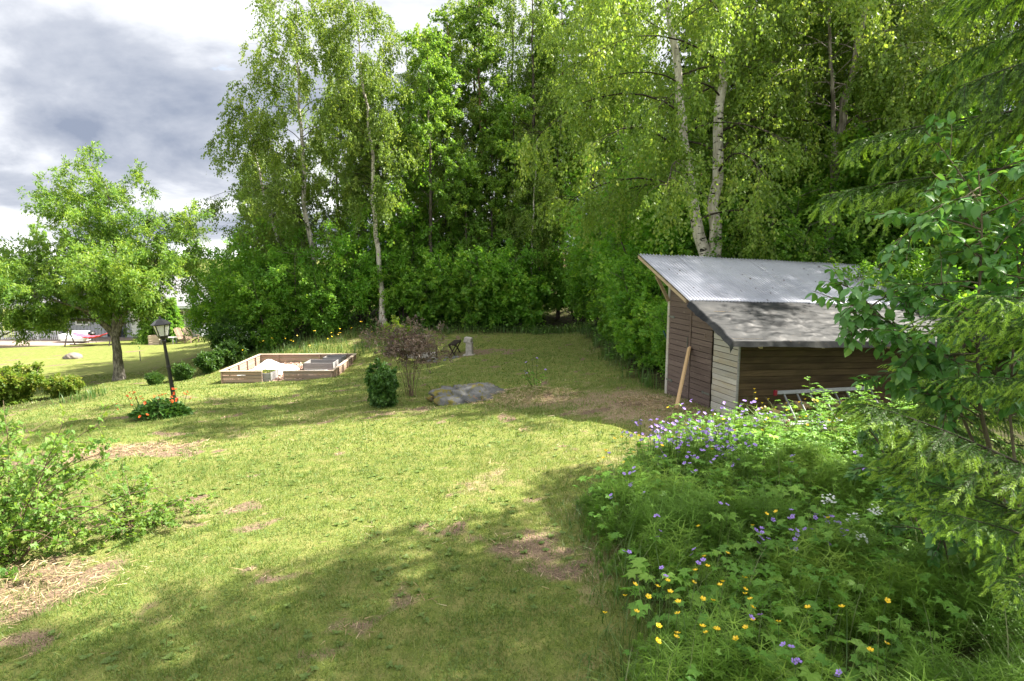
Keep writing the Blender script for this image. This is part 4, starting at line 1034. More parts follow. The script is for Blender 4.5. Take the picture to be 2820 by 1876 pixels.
def tree_thing(name, meshes, bark, leafm, label, cat, x, y, rz=0., sc=1., group=None, z=None, parts=('trunk', 'crown')):
    t_ = thing(name, label, cat, (x, y, (gzf(x, y) if z is None else z) - .05), rz, group); t_.scale = (sc, sc, sc) if not hasattr(sc, '__len__') else sc
    add(parts[0], meshes[0], M[bark], t_); add(parts[1], meshes[1], M[leafm], t_)
    if len(meshes) > 2: add('branches', meshes[2], M['dark_bark' if 'birch' in bark else bark], t_)
    return t_
def trunk(h, lean=(0, 0), bend=0.0, seed=0):
    r = rng_(seed); n = 9; t = np.linspace(0, 1, n)
    x = lean[0] * t + bend * np.sin(t * 3.3) + r.normal(0, .05, n) * (t > 0); y = lean[1] * t + r.normal(0, .05, n) * (t > 0)
    return np.stack([x, y, t * h], 1)
BIRCH = dict(elev=lambda u: .95 - .25 * u, shape=lambda u: (.55 + 1.6 * u) if u < .28 else 1.0 - .70 * ((u - .28) / .72) ** 1.6, grav=1.5, nsec=9, sec_len=1.25, ntwig=9, twig_len=.5, twig_grav=1.15, nleaf=16, leaf=.088, hang=.9, up_n=.15)
ASPEN = dict(elev=lambda u: .75, shape=lambda u: .75 + .5 * u if u < .3 else .9 - .62 * (u - .3) / .7, grav=.15, nsec=10, sec_len=1.05, ntwig=8, twig_len=.34, twig_grav=.25, nleaf=17, leaf=.105, hang=.25, up_n=.35)
# the two tall birches that rise against the sky at the lawn's end, and the round-topped tree beside them
mA = build_tree(101, [(trunk(15.4, (-.5, 0), -.25, 1), .17, .02)], 50, 3.5, h0=.26, **BIRCH)
mA2 = build_tree(109, [(trunk(10.5, (-2.6, -.3), -.3, 4), .13, .02)], 24, 3.0, h0=.30, **BIRCH)
mB = build_tree(102, [(trunk(14.8, (-.95, 0), .18, 2), .15, .02)], 46, 2.3, h0=.34, **BIRCH)
mC = build_tree(103, [(trunk(12.6, (.15, 0), .1, 3), .13, .02)], 26, 2.7, h0=.34, **ASPEN)
mD = build_tree(104, [(trunk(15.5, (.2, 0), .1, 5), .17, .02)], 36, 2.9, h0=.16, **ASPEN)
mE = build_tree(105, [(trunk(16.5, (.3, .2), .15, 6), .19, .02)], 40, 3.6, h0=.18, **BIRCH)
tree_thing('birch_tree', mA, 'birch_bark', 'birch_leaf', 'tallest silver birch with broad weeping crown against the clouds, nearest the open sky', 'tree', -9.1, 28.8)
tree_thing('birch_tree', mA2, 'birch_bark', 'birch_leaf', 'birch leaning out over the open side of the woodland edge', 'tree', -9.8, 29.6)
tree_thing('birch_tree', mB, 'birch_bark', 'birch_leaf', 'slim white-stemmed birch with a leaning trunk behind the raised bed', 'tree', -6.1, 28.6)
tree_thing('aspen_tree', mC, 'grey_bark', 'aspen_leaf', 'bright green round-topped tree with a bare grey trunk right of the slim birch', 'tree', -4.0, 29.6)
# the double-stemmed birch behind the shed and its neighbour
H0 = gzf(5.55, 16.9)
dbl_l = [(0, 0, 0), (-.12, 0, 2.2), (-.55, 0, 4.0), (-.9, .1, 5.9), (-1.1, .1, 7.6), (-1.45, .2, 9.4), (-1.7, .2, 12), (-1.8, .3, 15.5)]
dbl_r = [(.12, .05, 0), (.05, .05, 2.6), (-.02, .1, 4.2), (-.02, .1, 6.2), (.05, .1, 8.0), (0, .1, 10), (.1, .1, 13), (.3, .1, 17)]
DB = dict(BIRCH); DB.update(elev=lambda u: .55 - .1 * u, grav=1.3, nsec=13, ntwig=11, nleaf=15, leaf=.080, twig_len=.62, shape=lambda u: .85 + .3 * u if u < .5 else 1.0 - .75 * (u - .5) / .5)
mF = build_tree(120, [(dbl_l, .21, .03), (dbl_r, .22, .03)], 24, 4.6, h0=.26, sides=10, **DB)
tree_thing('birch_tree', mF, 'birch_bark', 'birch_leaf', 'double-stemmed silver birch with white bark rising behind the shed roof', 'tree', 5.55, 16.9)
mG = build_tree(121, [([(0, 0, 0), (.05, 0, 3), (.1, 0, 5.2), (.3, 0, 7.0), (.55, 0, 8.6), (.7, 0, 11), (.6, .2, 15)], .17, .03), ([(.1, .02, 5.0), (.0, .1, 6.6), (-.2, .2, 8.5), (-.5, .3, 12)], .08, .02)], 22, 3.4, h0=.30, sides=9, **DB)
tree_thing('birch_tree', mG, 'pale_bark', 'birch_leaf', 'grey-brown trunked tree behind the far end of the shed roof', 'tree', 8.75, 17.2)
# the rowan on the lower lawn: short trunk dividing into spreading limbs
RS = dict(elev=lambda u: .30 + .45 * u, shape=lambda u: .8 + .4 * math.sin(u * 3.1), grav=.30, nsec=10, sec_len=1.2, ntwig=8, twig_len=.42, twig_grav=.2, nleaf=14, leaf=.155, tmpl=NARROW, hang=.10, up_n=1.0, spread=.05, sec_grav=.25)
stems = [([(0, 0, 0), (.02, 0, 1.2), (.0, 0, 2.3), (.25, 0, 3.6), (.35, .1, 5.2), (.3, .1, 7.0), (.2, .1, 8.9)], .255, .02),
         ([(0, 0, 2.1), (-.6, -.2, 2.9), (-1.7, -.3, 3.7), (-3.2, -.4, 4.4), (-4.6, -.4, 5.3)], .13, .02),
         ([(0.05, 0, 2.2), (.55, .1, 3.3), (1.2, .1, 4.4), (2.2, .2, 5.6), (2.9, .2, 7.0)], .15, .02),
         ([(0, 0, 2.2), (-.1, .3, 3.4), (-.8, .6, 5.0), (-1.3, .8, 6.9), (-1.5, .8, 8.2)], .12, .02),
         ([(.2, 0, 3.0), (.6, -.8, 3.8), (1.6, -1.6, 4.3), (3.0, -2.0, 4.7)], .09, .02),
         ([(-.1, 0, 2.4), (-.5, -1.0, 3.4), (-1.4, -2.0, 4.0), (-2.6, -2.6, 4.2)], .09, .02),
         ([(-.6, -.2, 2.9), (-2.2, -.8, 3.0), (-3.8, -1.1, 2.6), (-4.8, -1.2, 2.2)], .08, .02)]
mR = build_tree(130, stems, 16, 2.2, h0=.34, sides=9, **RS)
tree_thing('rowan_tree', mR, 'rowan_bark', 'rowan_leaf', 'spreading rowan tree with a stout grey trunk alone on the lower lawn', 'tree', -16.6, 25.2, 0, (.86, .86, .9))

# understorey shrubs: several stems, foliage down to the ground
def shrub_mesh(seed, h, w, nst, tmpl, leaf, nleaf=9, dens=1.0, hang=.2, up_n=.8, elev=.5, ntwig=7, h0=.12):
    r = rng_(seed); st = []
    for i in range(nst):
        a = i * 2.4 + r.normal(0, .3); rr = w * .5 * math.sqrt((i + .5) / nst) * r.uniform(.6, 1.0); hh = h * r.uniform(.65, 1.0) * (1 - .25 * rr / (w * .5))
        st.append(([(math.cos(a) * rr * .15, math.sin(a) * rr * .15, 0), (math.cos(a) * rr * .5, math.sin(a) * rr * .5, hh * .45), (math.cos(a) * rr, math.sin(a) * rr, hh)], .012 + .008 * h, .004))
    return build_tree(seed, st, int(10 * dens), h * .26, elev=lambda u: elev, shape=lambda u: 1.0 - .45 * u, grav=.35, nsec=5, sec_len=h * .16, ntwig=ntwig, twig_len=h * .07 + .05, twig_grav=.15, nleaf=nleaf, leaf=leaf, h0=h0, tmpl=tmpl, hang=hang, up_n=up_n, sides=4, spread=.02 + .006 * h)
mS1 = shrub_mesh(201, 4.2, 3.6, 9, DIAMOND, .105, 11)
mS2 = shrub_mesh(202, 3.4, 3.4, 8, PALM5, .125, 5)
mS3 = shrub_mesh(203, 5.6, 3.4, 9, DIAMOND, .10, 12)
# dark conifer for the depth of the wood
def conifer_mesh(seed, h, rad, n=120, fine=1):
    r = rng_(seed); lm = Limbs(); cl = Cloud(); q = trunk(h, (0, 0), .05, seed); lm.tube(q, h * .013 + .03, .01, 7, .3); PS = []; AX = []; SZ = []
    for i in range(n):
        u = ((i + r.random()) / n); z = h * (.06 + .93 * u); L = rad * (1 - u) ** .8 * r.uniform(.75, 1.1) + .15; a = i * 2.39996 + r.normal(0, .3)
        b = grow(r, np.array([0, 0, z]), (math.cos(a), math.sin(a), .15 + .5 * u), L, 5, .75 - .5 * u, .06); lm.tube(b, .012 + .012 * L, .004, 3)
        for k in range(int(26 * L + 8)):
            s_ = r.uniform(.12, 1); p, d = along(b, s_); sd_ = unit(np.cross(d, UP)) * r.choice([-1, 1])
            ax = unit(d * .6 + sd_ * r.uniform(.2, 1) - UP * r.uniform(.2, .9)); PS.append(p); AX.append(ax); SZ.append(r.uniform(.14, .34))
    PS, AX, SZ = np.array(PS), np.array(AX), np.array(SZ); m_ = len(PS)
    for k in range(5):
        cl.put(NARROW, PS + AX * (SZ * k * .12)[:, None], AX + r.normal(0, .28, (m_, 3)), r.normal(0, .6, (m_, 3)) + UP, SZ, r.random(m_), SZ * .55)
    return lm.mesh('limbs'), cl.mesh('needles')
mK = conifer_mesh(301, 15, 2.6, 130)

# woodland: front shrubs, then tall trees, then the dark depth
wood = [
 # shrubs along the far edge of the lawn
 ('s3', -12.6, 28.6, 1.0), ('s1', -11.2, 27.7, .95), ('s3', -10.2, 28.4, 1.05), ('s1', -8.6, 28.2, .9), ('s3', -7.3, 29.4, 1.0), ('s1', -5.2, 29.2, .85), ('s2', -4.1, 28.6, .9),
 ('s1', -2.9, 29.6, 1.0), ('s2', -1.9, 28.8, 1.0), ('s1', -.6, 29.4, 1.05), ('s2', .4, 29.2, .95), ('s3', 1.0, 31.5, 1.0), ('s1', 3.3, 31.0, 1.0), ('s3', -14.6, 30.5, 1.0),
 # right of the mown path, up to the shed
 ('s1', 3.9, 27.2, 1.0), ('s3', 4.6, 24.4, 1.0), ('s1', 4.3, 21.5, .95), ('s2', 3.9, 19.4, .8), ('s1', 4.0, 17.6, .85), ('s2', 3.75, 15.9, .6), ('s3', 5.4, 19.2, .95), ('s1', 4.2, 14.6, .5),
 # behind the shed
 ('s1', 6.6, 18.4, .9), ('s3', 7.7, 19.8, 1.0), ('s1', 9.4, 19.0, .95), ('s2', 10.8, 17.6, 1.0), ('s3', 12.2, 18.6, 1.1), ('s2', 9.9, 14.8, .95), ('s1', 12.3, 14.6, 1.1), ('s2', 11.0, 12.0, 1.0), ('s1', 8.6, 13.6, .7),
 # tall trees
 ('d', -1.7, 32.6, 1.0), ('e', .9, 33.5, .98), ('d', -3.2, 33.8, .92), ('e', -5.6, 33.0, .86), ('c', -7.6, 32.2, .9), ('e', 4.2, 31.4, .98), ('d', 2.8, 34.0, 1.05), ('c', .2, 31.2, .85),
 ('e', 9.2, 24.6, 1.0), ('d', 8.2, 27.5, 1.0), ('c', 5.2, 29.5, 1.0), ('e', 9.6, 23.6, 1.0), ('d', 12.4, 23.0, 1.0), ('c', 8.2, 21.2, 1.0), ('e', 14.0, 19.6, .95), ('d', 11.2, 20.2, .95), ('c', 15.5, 17.0, 1.0), ('e', 13.6, 15.4, .9),
 ('d', 16.6, 22.5, 1.1), ('e', 18.5, 18.5, 1.1), ('b', 4.8, 36.0, 1.15), ('e', -9.8, 35.0, .8), ('b', -12.2, 32.2, .62), ('c', -13.6, 33.0, .6),
 # middle storey
 ('c', -2.3, 30.2, .62), ('c', -.9, 30.8, .7), ('b', .9, 30.2, .62), ('c', 2.4, 31.8, .75), ('e', -3.4, 31.4, .6), ('s3', -5.0, 31.0, 1.4), ('s3', 4.6, 26.0, 1.3), ('s3', 5.0, 22.6, 1.35), ('s3', 4.7, 19.9, 1.3), ('c', 6.4, 20.6, .6), ('s3', 8.2, 18.6, 1.35), ('s3', 10.2, 18.4, 1.3), ('e', 7.0, 19.2, .6), ('s3', 12.0, 16.6, 1.4), ('c', 10.6, 16.4, .62), ('s3', 7.2, 16.6, .9),
 # conifers in the dark
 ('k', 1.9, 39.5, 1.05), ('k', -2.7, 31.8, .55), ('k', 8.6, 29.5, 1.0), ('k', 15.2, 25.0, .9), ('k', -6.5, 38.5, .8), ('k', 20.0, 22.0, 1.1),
 ('e', -.2, 36.5, 1.0), ('d', 1.9, 36.8, 1.05), ('e', 5.6, 31.5, 1.05), ('d', -4.4, 36.5, .9), ('d', 13.2, 26.4, 1.1), ('d', 10.2, 21.8, .9), ('e', -2.4, 34.2, .95), ('d', -8.2, 34.4, .75), 
]
kinds = {'s1': (mS1, 'grey_bark', 'shrub_leaf', 'leafy_shrub', 'shrub'), 's2': (mS2, 'grey_bark', 'shrub_leaf', 'maple_shrub', 'shrub'), 's3': (mS3, 'grey_bark', 'shrub_leaf', 'tall_shrub', 'shrub'),
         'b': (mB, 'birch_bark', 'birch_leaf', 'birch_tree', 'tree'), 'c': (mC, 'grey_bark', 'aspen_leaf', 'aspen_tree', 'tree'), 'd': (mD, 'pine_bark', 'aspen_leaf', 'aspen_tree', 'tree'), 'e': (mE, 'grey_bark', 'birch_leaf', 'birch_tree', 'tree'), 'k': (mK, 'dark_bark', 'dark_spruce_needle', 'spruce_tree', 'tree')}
rw_ = random.Random(17)
def wood_label(k, x, y):
    u = x / y      # where it stands behind, as seen from the lawn
    spots = [(-.40, 'beyond the border of perennials'), (-.33, 'behind the raised bed corner'), (-.27, 'behind the raised bed'), (-.20, 'behind the slim white birch'), (-.13, 'behind the red-leaved bush'), (-.06, 'behind the stone seat'),
             (0, 'behind the stone pillar'), (.06, 'at the mouth of the mown path'), (.13, 'at the path end'), (.20, 'beside the mown path'), (.27, 'by the shed door post'), (.33, 'behind the high roof edge'), (.42, 'behind the double birch'), (.52, 'behind the shed roof'), (.62, 'behind the grey-brown trunk'), (9, 'behind the oval-leaved sapling')]
    sp = next(t_ for lim, t_ in spots if u < lim)
    d = y if u < .16 else y + 11
    row = 'at the wood edge ' if d < 29.3 else ('just inside the wood ' if d < 33 else 'deep in the wood ')
    nm = {'s1': 'bushy green shrub', 's2': 'maple-leaved shrub', 's3': 'tall dense shrub', 'b': 'slender pale-stemmed birch', 'c': 'leafy aspen', 'd': 'tall aspen', 'e': 'large weeping birch', 'k': 'dark spruce'}[k]
    return nm + ' ' + row + sp, 'woodland ' + {'s': 'shrubs', 'k': 'spruces'}.get(k[0], 'trees') + ' ' + sp
labs = {}
for w_ in wood: labs.setdefault(wood_label(*w_[:3])[0], []).append(w_)
for l_ in labs.values(): l_.sort(key=lambda q: q[1] ** 2 + q[2] ** 2)
for (k, x, y, s_) in wood:
    ms, bark, lf, nm, cat = kinds[k]; lab, grp = wood_label(k, x, y); same = labs[lab]
    if len(same) > 1: lab = ({2: ['nearer ', 'farther '], 3: ['nearest ', 'middle ', 'farthest ']}.get(len(same), [''] * 9))[same.index((k, x, y, s_))] + lab
    v = s_ * rw_.uniform(.94, 1.06); tree_thing(nm, ms, bark, lf, lab, cat, x, y, rw_.uniform(0, 6.28), (v, v, v * rw_.uniform(.95, 1.06)), grp)
# far trees beyond the house and the lower lawn
for i, (x, y, k, s_) in enumerate([(-24, 66, 'd', .8), (-21, 60, 'b', .75), (-27, 72, 'e', .8), (-19, 54, 'c', .7), (-17.6, 46, 's3', 1.1), (-31, 75, 'd', .85), (-38, 74, 'e', .7), (-46, 72, 'c', .7), (-54, 70, 'd', .7), (-62, 66, 'e', .7), (-17, 41, 's3', 1.0), (-15.6, 36.5, 's3', 1.1), (-20, 50, 's1', 1.3), (-23, 56, 's3', 1.3)]):
    ms, bark, lf, nm, cat = kinds[k]
    lab, grp = (('tree standing far beyond the neighbouring house', 'trees beyond the house') if k[0] != 's' else ('green shrub at the far side of the lower lawn', 'shrubs of the far lawn'))
    tree_thing(nm, ms, bark, lf, lab, cat, x, y, i * 1.7, s_, grp)
mT = conifer_mesh(305, 3.4, .8, 90)
for i, (x, y) in enumerate([(-26.6, 45.2), (-25.8, 45.8), (-27.3, 45.5)]):
    tree_thing('thuja_hedge', mT, 'dark_bark', 'shrub_leaf', 'columnar evergreen in the small hedge beside the house', 'evergreen', x, y, i * 2.0, 1.0, 'hedge evergreens')

# ---------------------------------------------------------------- garden shrubs
mY = shrub_mesh(210, 1.5, 2.6, 16, DIAMOND, .085, 9, hang=.15, up_n=1.2, elev=.3)
tree_thing('yellow_shrub', mY, 'twig_bark', 'yellow_shrub_leaf', 'low yellow-green shrub glowing in the sun at the lawn edge', 'shrub', -15.3, 18.0, 0, (1.0, .8, .85), parts=('stems', 'foliage'))
tree_thing('yellow_shrub', mY, 'twig_bark', 'yellow_shrub_leaf', 'smaller light green shrub beside the yellow-green one', 'shrub', -13.9, 18.5, 2.0, .5, parts=('stems', 'foliage'))
mP = shrub_mesh(211, 1.15, .9, 11, PALM3, .085, 5, hang=.35, up_n=1.0, elev=.45, h0=.05)
tree_thing('peony_bush', mP, 'green_stem', 'deep_leaf', 'compact dark green bush standing beside the boulder', 'bush', -2.95, 13.6, 0, (.68, .7, .9), parts=('stems', 'foliage'))
# barberry: many thin upright stems, a cloud of brownish leaves on top
r = rng_(215); st = []
for i in range(13):
    a = -1.25 + 2.7 * i / 12; sp = r.uniform(.5, 1.25); hh = r.uniform(1.5, 2.15)
    dx, dy = -math.sin(a) * sp * .9 - .15, (r.random() - .5) * 1.1
    st.append(([(dx * .10 + r.normal(0, .05), r.normal(0, .08), 0), (dx * .22, dy * .18, hh * .3), (dx * .45, dy * .45, hh * .62), (dx, dy, hh * r.uniform(.75, 1))], .011, .004))
mBb = build_tree(215, st, 7, .66, elev=lambda u: .30, shape=lambda u: .6 + .6 * u, grav=.5, nsec=4, sec_len=.40, ntwig=4, twig_len=.15, twig_grav=.2, nleaf=6, leaf=.048, h0=.60, hang=.2, up_n=.6, sides=4, spread=.02)
tree_thing('barberry_bush', mBb, 'twig_bark', 'barberry_leaf', 'vase-shaped bush with thin bare stems and brownish red leaves by the boulder', 'bush', -2.5, 14.75, 0, (.76, .8, .95), parts=('stems', 'foliage'))
# gooseberry bushes in the near left corner
def berry_bush(seed, n, h, w, lean, nleaf, dead=14):
    r = rng_(seed); lm = Limbs(); S = []; D = []
    for i in range(n):
        a = r.uniform(0, 6.28); d = np.array([math.cos(a) * .8 + lean[0], math.sin(a) * .8 + lean[1], r.uniform(.7, 1.6)])
        b = grow(r, (r.normal(0, .14 * w), r.normal(0, .12 * w), 0), d, h * r.uniform(.7, 1.35), 9, r.uniform(.4, 1.5), .16); lm.tube(b, .008, .002, 4)
        for k in range(9):
            p, bd = along(b, r.uniform(.18, 1)); c = grow(r, p, bd * .5 + r.normal(0, .6, 3) + UP * .3, .22 * h * r.uniform(.5, 1.4), 3, .2, .2); lm.tube(c, .003, .001, 3)
            for t_ in r.random(nleaf): p2, d2 = along(c, t_); S.append(p2); D.append(d2)
    for i in range(dead):
        a = r.uniform(0, 6.28); b = grow(r, (r.normal(0, .3 * w), r.normal(0, .2 * w), .03), (math.cos(a), math.sin(a), .35), r.uniform(.4, 1.0), 6, .5, .2); lm.tube(b, .006, .002, 4)
    S, D = np.array(S), np.array(D); m_ = len(S); cl = Cloud(); cr = np.repeat(r.normal(0, .12, m_ // nleaf + 1), nleaf)[:m_]
    cl.put(PALM5, S + r.normal(0, .02, (m_, 3)), D * .3 + r.normal(0, .6, (m_, 3)), r.normal(0, .4, (m_, 3)) + UP * 1.0, r.uniform(.022, .048, m_), .5 + cr + r.normal(0, .16, m_))
    return lm.mesh('limbs'), cl.mesh('foliage')
mQ = berry_bush(220, 84, 1.15, 1.5, (.15, 0), 10, 40); mQ2 = berry_bush(221, 22, .66, .35, (.55, -.1), 9, 4)
tree_thing('gooseberry_bush', mQ, 'twig_bark', 'rowan_leaf', 'big sprawling gooseberry bush with dead twigs at its foot', 'bush', -5.75, 6.0, 0, (1.15, 1.15, 1.55), parts=('stems', 'foliage'))
tree_thing('gooseberry_bush', mQ2, 'twig_bark', 'rowan_leaf', 'small gooseberry bush leaning to one side in the dry grass', 'bush', -4.55, 6.95, 0, 1.0, parts=('stems', 'foliage'))
# clump of orange flowers at the foot of the lamp
fc = thing('flower_clump', 'leafy clump with small orange-red flowers at the foot of the lamp post', 'flowers', (-8.3, 14.0, gzf(-8.3, 14.0))); fc.scale = (.78, .9, 1.0)
r = rng_(230); n = 900; a = r.uniform(0, 6.28, n); rad = np.sqrt(r.random(n)); P = np.stack([np.cos(a) * rad * .82, np.sin(a) * rad * .42, .05 + .36 * (1 - rad ** 2) * r.random(n) ** .5], 1)
cl = Cloud(); cl.put(OVAL, P, np.stack([np.cos(a), np.sin(a), r.uniform(-.2, .8, n)], 1) + r.normal(0, .4, (n, 3)), r.normal(0, .4, (n, 3)) + UP, r.uniform(.10, .17, n), r.random(n) * .7); add('foliage', cl.mesh('foliage'), M['deep_leaf'], fc)
petal_me = {}
def flower_mesh(name, k, rad, cup, width=.75):
    """k petals round a centre, cupped"""
    V, F = [], []
    for i in range(k):
        a = i * 2 * math.pi / k; b = math.pi / k * width; n0 = len(V)
        for (rr, an, z) in ((.12, a, 0), (.62, a - b, .35 * cup), (1.0, a - b * .6, cup), (1.06, a, cup * .96), (1.0, a + b * .6, cup), (.62, a + b, .35 * cup)): V.append((rad * rr * math.cos(an), rad * rr * math.sin(an), rad * z))
        F += [(n0, n0 + 1, n0 + 5), (n0 + 1, n0 + 2, n0 + 5), (n0 + 2, n0 + 4, n0 + 5), (n0 + 2, n0 + 3, n0 + 4)]
    return np_mesh(name, V, [np.array(F)])
po = flower_mesh('orange_petals', 6, .042, .5)
for i in range(34):
    rr = r.random() ** .5; a = r.uniform(0, 6.28); x, y, z = math.cos(a) * rr * 1.0 - .18, math.sin(a) * rr * .5 + .1, r.uniform(.28, .62)
    if i < 5: x, y, z = [(-1.25, -.1, .32), (-1.15, -.2, .22), (-.3, -.5, .12), (-.1, -.48, .16), (-1.0, 0, .5)][i]
    f = add('flower', po, M['petal_orange'], fc, (x, y, z), (r.normal(0, .5), r.normal(0, .5), r.uniform(0, 6)))
    m = MB(); m.tube([(x * .7, y * .7, 0), (x * .9, y * .9, z * .6), (x, y, z)], .005, 4); m.build('stalk', M['green_stem'], fc)

# ---------------------------------------------------------------- spruces close by on the right: boughs with every needle
def shoot_needles(cl, r, A, B, rn, nl, dens):
    """needles round shoots A->B"""
    n = len(A); k = dens; idx = np.repeat(np.arange(n), k); t = np.tile((np.arange(k) + .5) / k, n) + r.normal(0, .02, n * k)
    d = unit(B - A)[idx]; P = A[idx] + (B - A)[idx] * t[:, None]
    s = unit(np.cross(d, UP + .01)); w = np.cross(s, d); an = r.uniform(-2.3, 2.3, n * k) + np.pi / 2
    o = s * np.cos(an)[:, None] + w * np.sin(an)[:, None]
    ln = nl * r.uniform(.75, 1.15, n * k)
    cl.put(BLADE1, P, d * .85 + o * .75, np.cross(o, d) + o * .2, ln, rn[idx] + r.normal(0, .06, n * k), ln * .20)
def bough_mesh(seed, L, fresh=.75, nl=.020, spacing=.045, droop=.7, sub=(.035, .13)):
    r = rng_(seed); lm = Limbs(); cl = Cloud(); A, B, N = [], [], []
    main = grow(r, (0, 0, 0), (1, 0, .18), L, 14, droop * .5, .05); lm.tube(main, .004 + .006 * L, .002, 5)
    def leafy(pts, fr):
        seg = len(pts) - 1
        for i in range(seg):
            A.append(pts[i]); B.append(pts[i + 1]); N.append((.26 if i < seg - 1 else .34 + .56 * fr) + r.normal(0, .06))
    leafy(main[3:], fresh)
    s_ = .08
    while s_ < 1.0:
        for sg in (-1, 1):
            p, d = along(main, min(s_ + r.uniform(-.01, .01), .99)); side = unit(np.cross(d, UP)) * sg
            l2 = (.14 + .42 * (1 - s_) * min(1, s_ * 3 + .35)) * L * r.uniform(.45, 1.15)
            if r.random() < .10: continue
            b = grow(r, p, d * r.uniform(.4, .9) + side * .8 - UP * r.uniform(-.15, .35), l2, 5, droop * r.uniform(.7, 1.9), .16); lm.tube(b, .0028, .001, 3); leafy(b, fresh)
            u = .12
            while u < .98:
                for sg2 in (-1, 1):
                    if r.random() < .12: continue
                    p2, d2 = along(b, u); sd2 = unit(np.cross(d2, UP)) * sg2; l3 = r.uniform(*sub) * (1.35 - .5 * u)
                    c = grow(r, p2, d2 * .75 + sd2 * r.uniform(.2, .9) - UP * r.uniform(-.1, .6), l3, 2, .7, .12); lm.tube(c, .002, .001, 3); leafy(c, fresh * r.uniform(.55, 1.3))
                u += spacing / max(l2, .1)
        s_ += spacing * 1.15 / L
    A, B, N = np.array(A), np.array(B), np.array(N); ln = np.linalg.norm(B - A, axis=1)
    for lo, hi, dens in ((0, .03, 22), (.03, .055, 36), (.055, .09, 52), (.09, .3, 64)):
        k = (ln >= lo) & (ln < hi); 
        if k.any(): shoot_needles(cl, r, A[k], B[k], N[k], nl, dens)
    return lm.mesh('bough_wood'), cl.mesh('bough_needles')
near_ = dict(nl=.021, spacing=.066, droop=.42, sub=(.07, .15))
bA, bB, bC, bD = bough_mesh(401, 1.35, .8, **near_), bough_mesh(402, 1.7, .75, **near_), bough_mesh(403, 1.1, .9, **near_), bough_mesh(404, 1.6, .42, droop=1.0, spacing=.06)
def spruce(label, x, y, h, boughs, rad, seed, z0=.5, zmax=None, skip=None, extra=()):
    r = random.Random(seed); z = gzf(x, y); t_ = thing('spruce_tree', label, 'tree', (x, y, z))
    lm = Limbs(); lm.tube(trunk(h, (0, 0), .04, seed), .02 + .013 * h, .015, 10, .3); add('trunk', lm.mesh('trunk'), M['dark_bark'], t_)
    def bough(p, az_, pitch, sc, ms):
        b = add('bough', ms[0], M['dark_bark'], t_, p, (r.uniform(-.15, .15), -pitch, az_), sc); add('needles', ms[1], M['spruce_needle'], b)
    for i in range(boughs):
        u = (i + .5) / boughs; zz_ = z0 + (h * .96 - z0) * u; az_ = i * 2.39996 + r.uniform(-.3, .3)
        if skip and skip(az_ % 6.283, zz_): continue
        ln = rad * (1 - (zz_ / h)) ** .75 + .2; sc = ln / 1.35 * r.uniform(.85, 1.12)
        bough((0, 0, zz_), az_, .05 + .5 * u - .25 * (1 - u), sc, (r.choice((bD, bD, bB)) if h > 5 else r.choice((bA, bB, bC))) if ln > .9 else bC)
    for p, az_, pitch, sc, q in extra: bough(p, az_, pitch, sc, (bA, bB, bC)[q])
    return t_
inview = lambda az_, z: 1.6 < az_ < 4.6
SA = spruce('young spruce close by with light green shoots, its boughs reaching in low over the meadow', 4.7, 3.0, 3.6, 26, 1.6, 41, z0=.4, skip=lambda a, z: 1.5 < a < 4.9)
SA_boughs = [((3.45, 2.95, 1.52), math.pi - .05, .36, 1.05, 1), ((3.3, 3.1, 1.36), math.pi - .25, .28, .85, 0), ((3.1, 2.75, 1.25), math.pi + .1, .25, .75, 2), ((3.0, 2.9, 1.42), math.pi - .1, .25, .7, 0),
             ((3.75, 3.45, 2.62), math.pi + .02, .06, .85, 0), ((3.6, 3.3, 2.28), math.pi + .08, .02, .75, 2), ((3.8, 3.6, 2.42), math.pi - .2, .10, .85, 0), ((3.5, 3.25, 2.0), math.pi + .2, .0, .6, 2), ((3.7, 3.5, 2.15), math.pi - .1, .05, .75, 0),
             ((2.95, 2.62, 1.20), math.pi - .1, .12, .42, 2), ((2.98, 2.66, 1.02), math.pi + .1, .05, .36, 0)]
lmA = Limbs(); rs = rng_(5)
for k, (p, a, pi_, s_, q) in enumerate(SA_boughs):
    base = Vector((4.7, 3.0, gzf(4.7, 3.0))); lp = Vector(p) - base
    b = add('bough', (bA, bB, bC)[q][0], M['dark_bark'], SA, lp, (0.1 * (-1) ** k, -pi_, a), s_); add('needles', (bA, bB, bC)[q][1], M['spruce_needle'], b)
    e = np.array(lp); lmA.tube(np.array([(0, 0, e[2] + .12), tuple(e * .5 + np.array([0, 0, e[2] * .5 + .08])), tuple(e)]), .028, .014 * s_, 6)
add('limb', lmA.mesh('limb'), M['dark_bark'], SA)
SB = spruce('tall dark spruce hanging its boughs in from the top corner', 7.1, 6.15, 13.5, 84, 3.3, 42, z0=2.6, skip=lambda a, z: z < 3.75 and 1.7 < a < 4.9)
SC = spruce('little spruce in the shade beside the near eave of the shed', 5.75, 7.7, 2.0, 30, 1.45, 43, z0=.25)
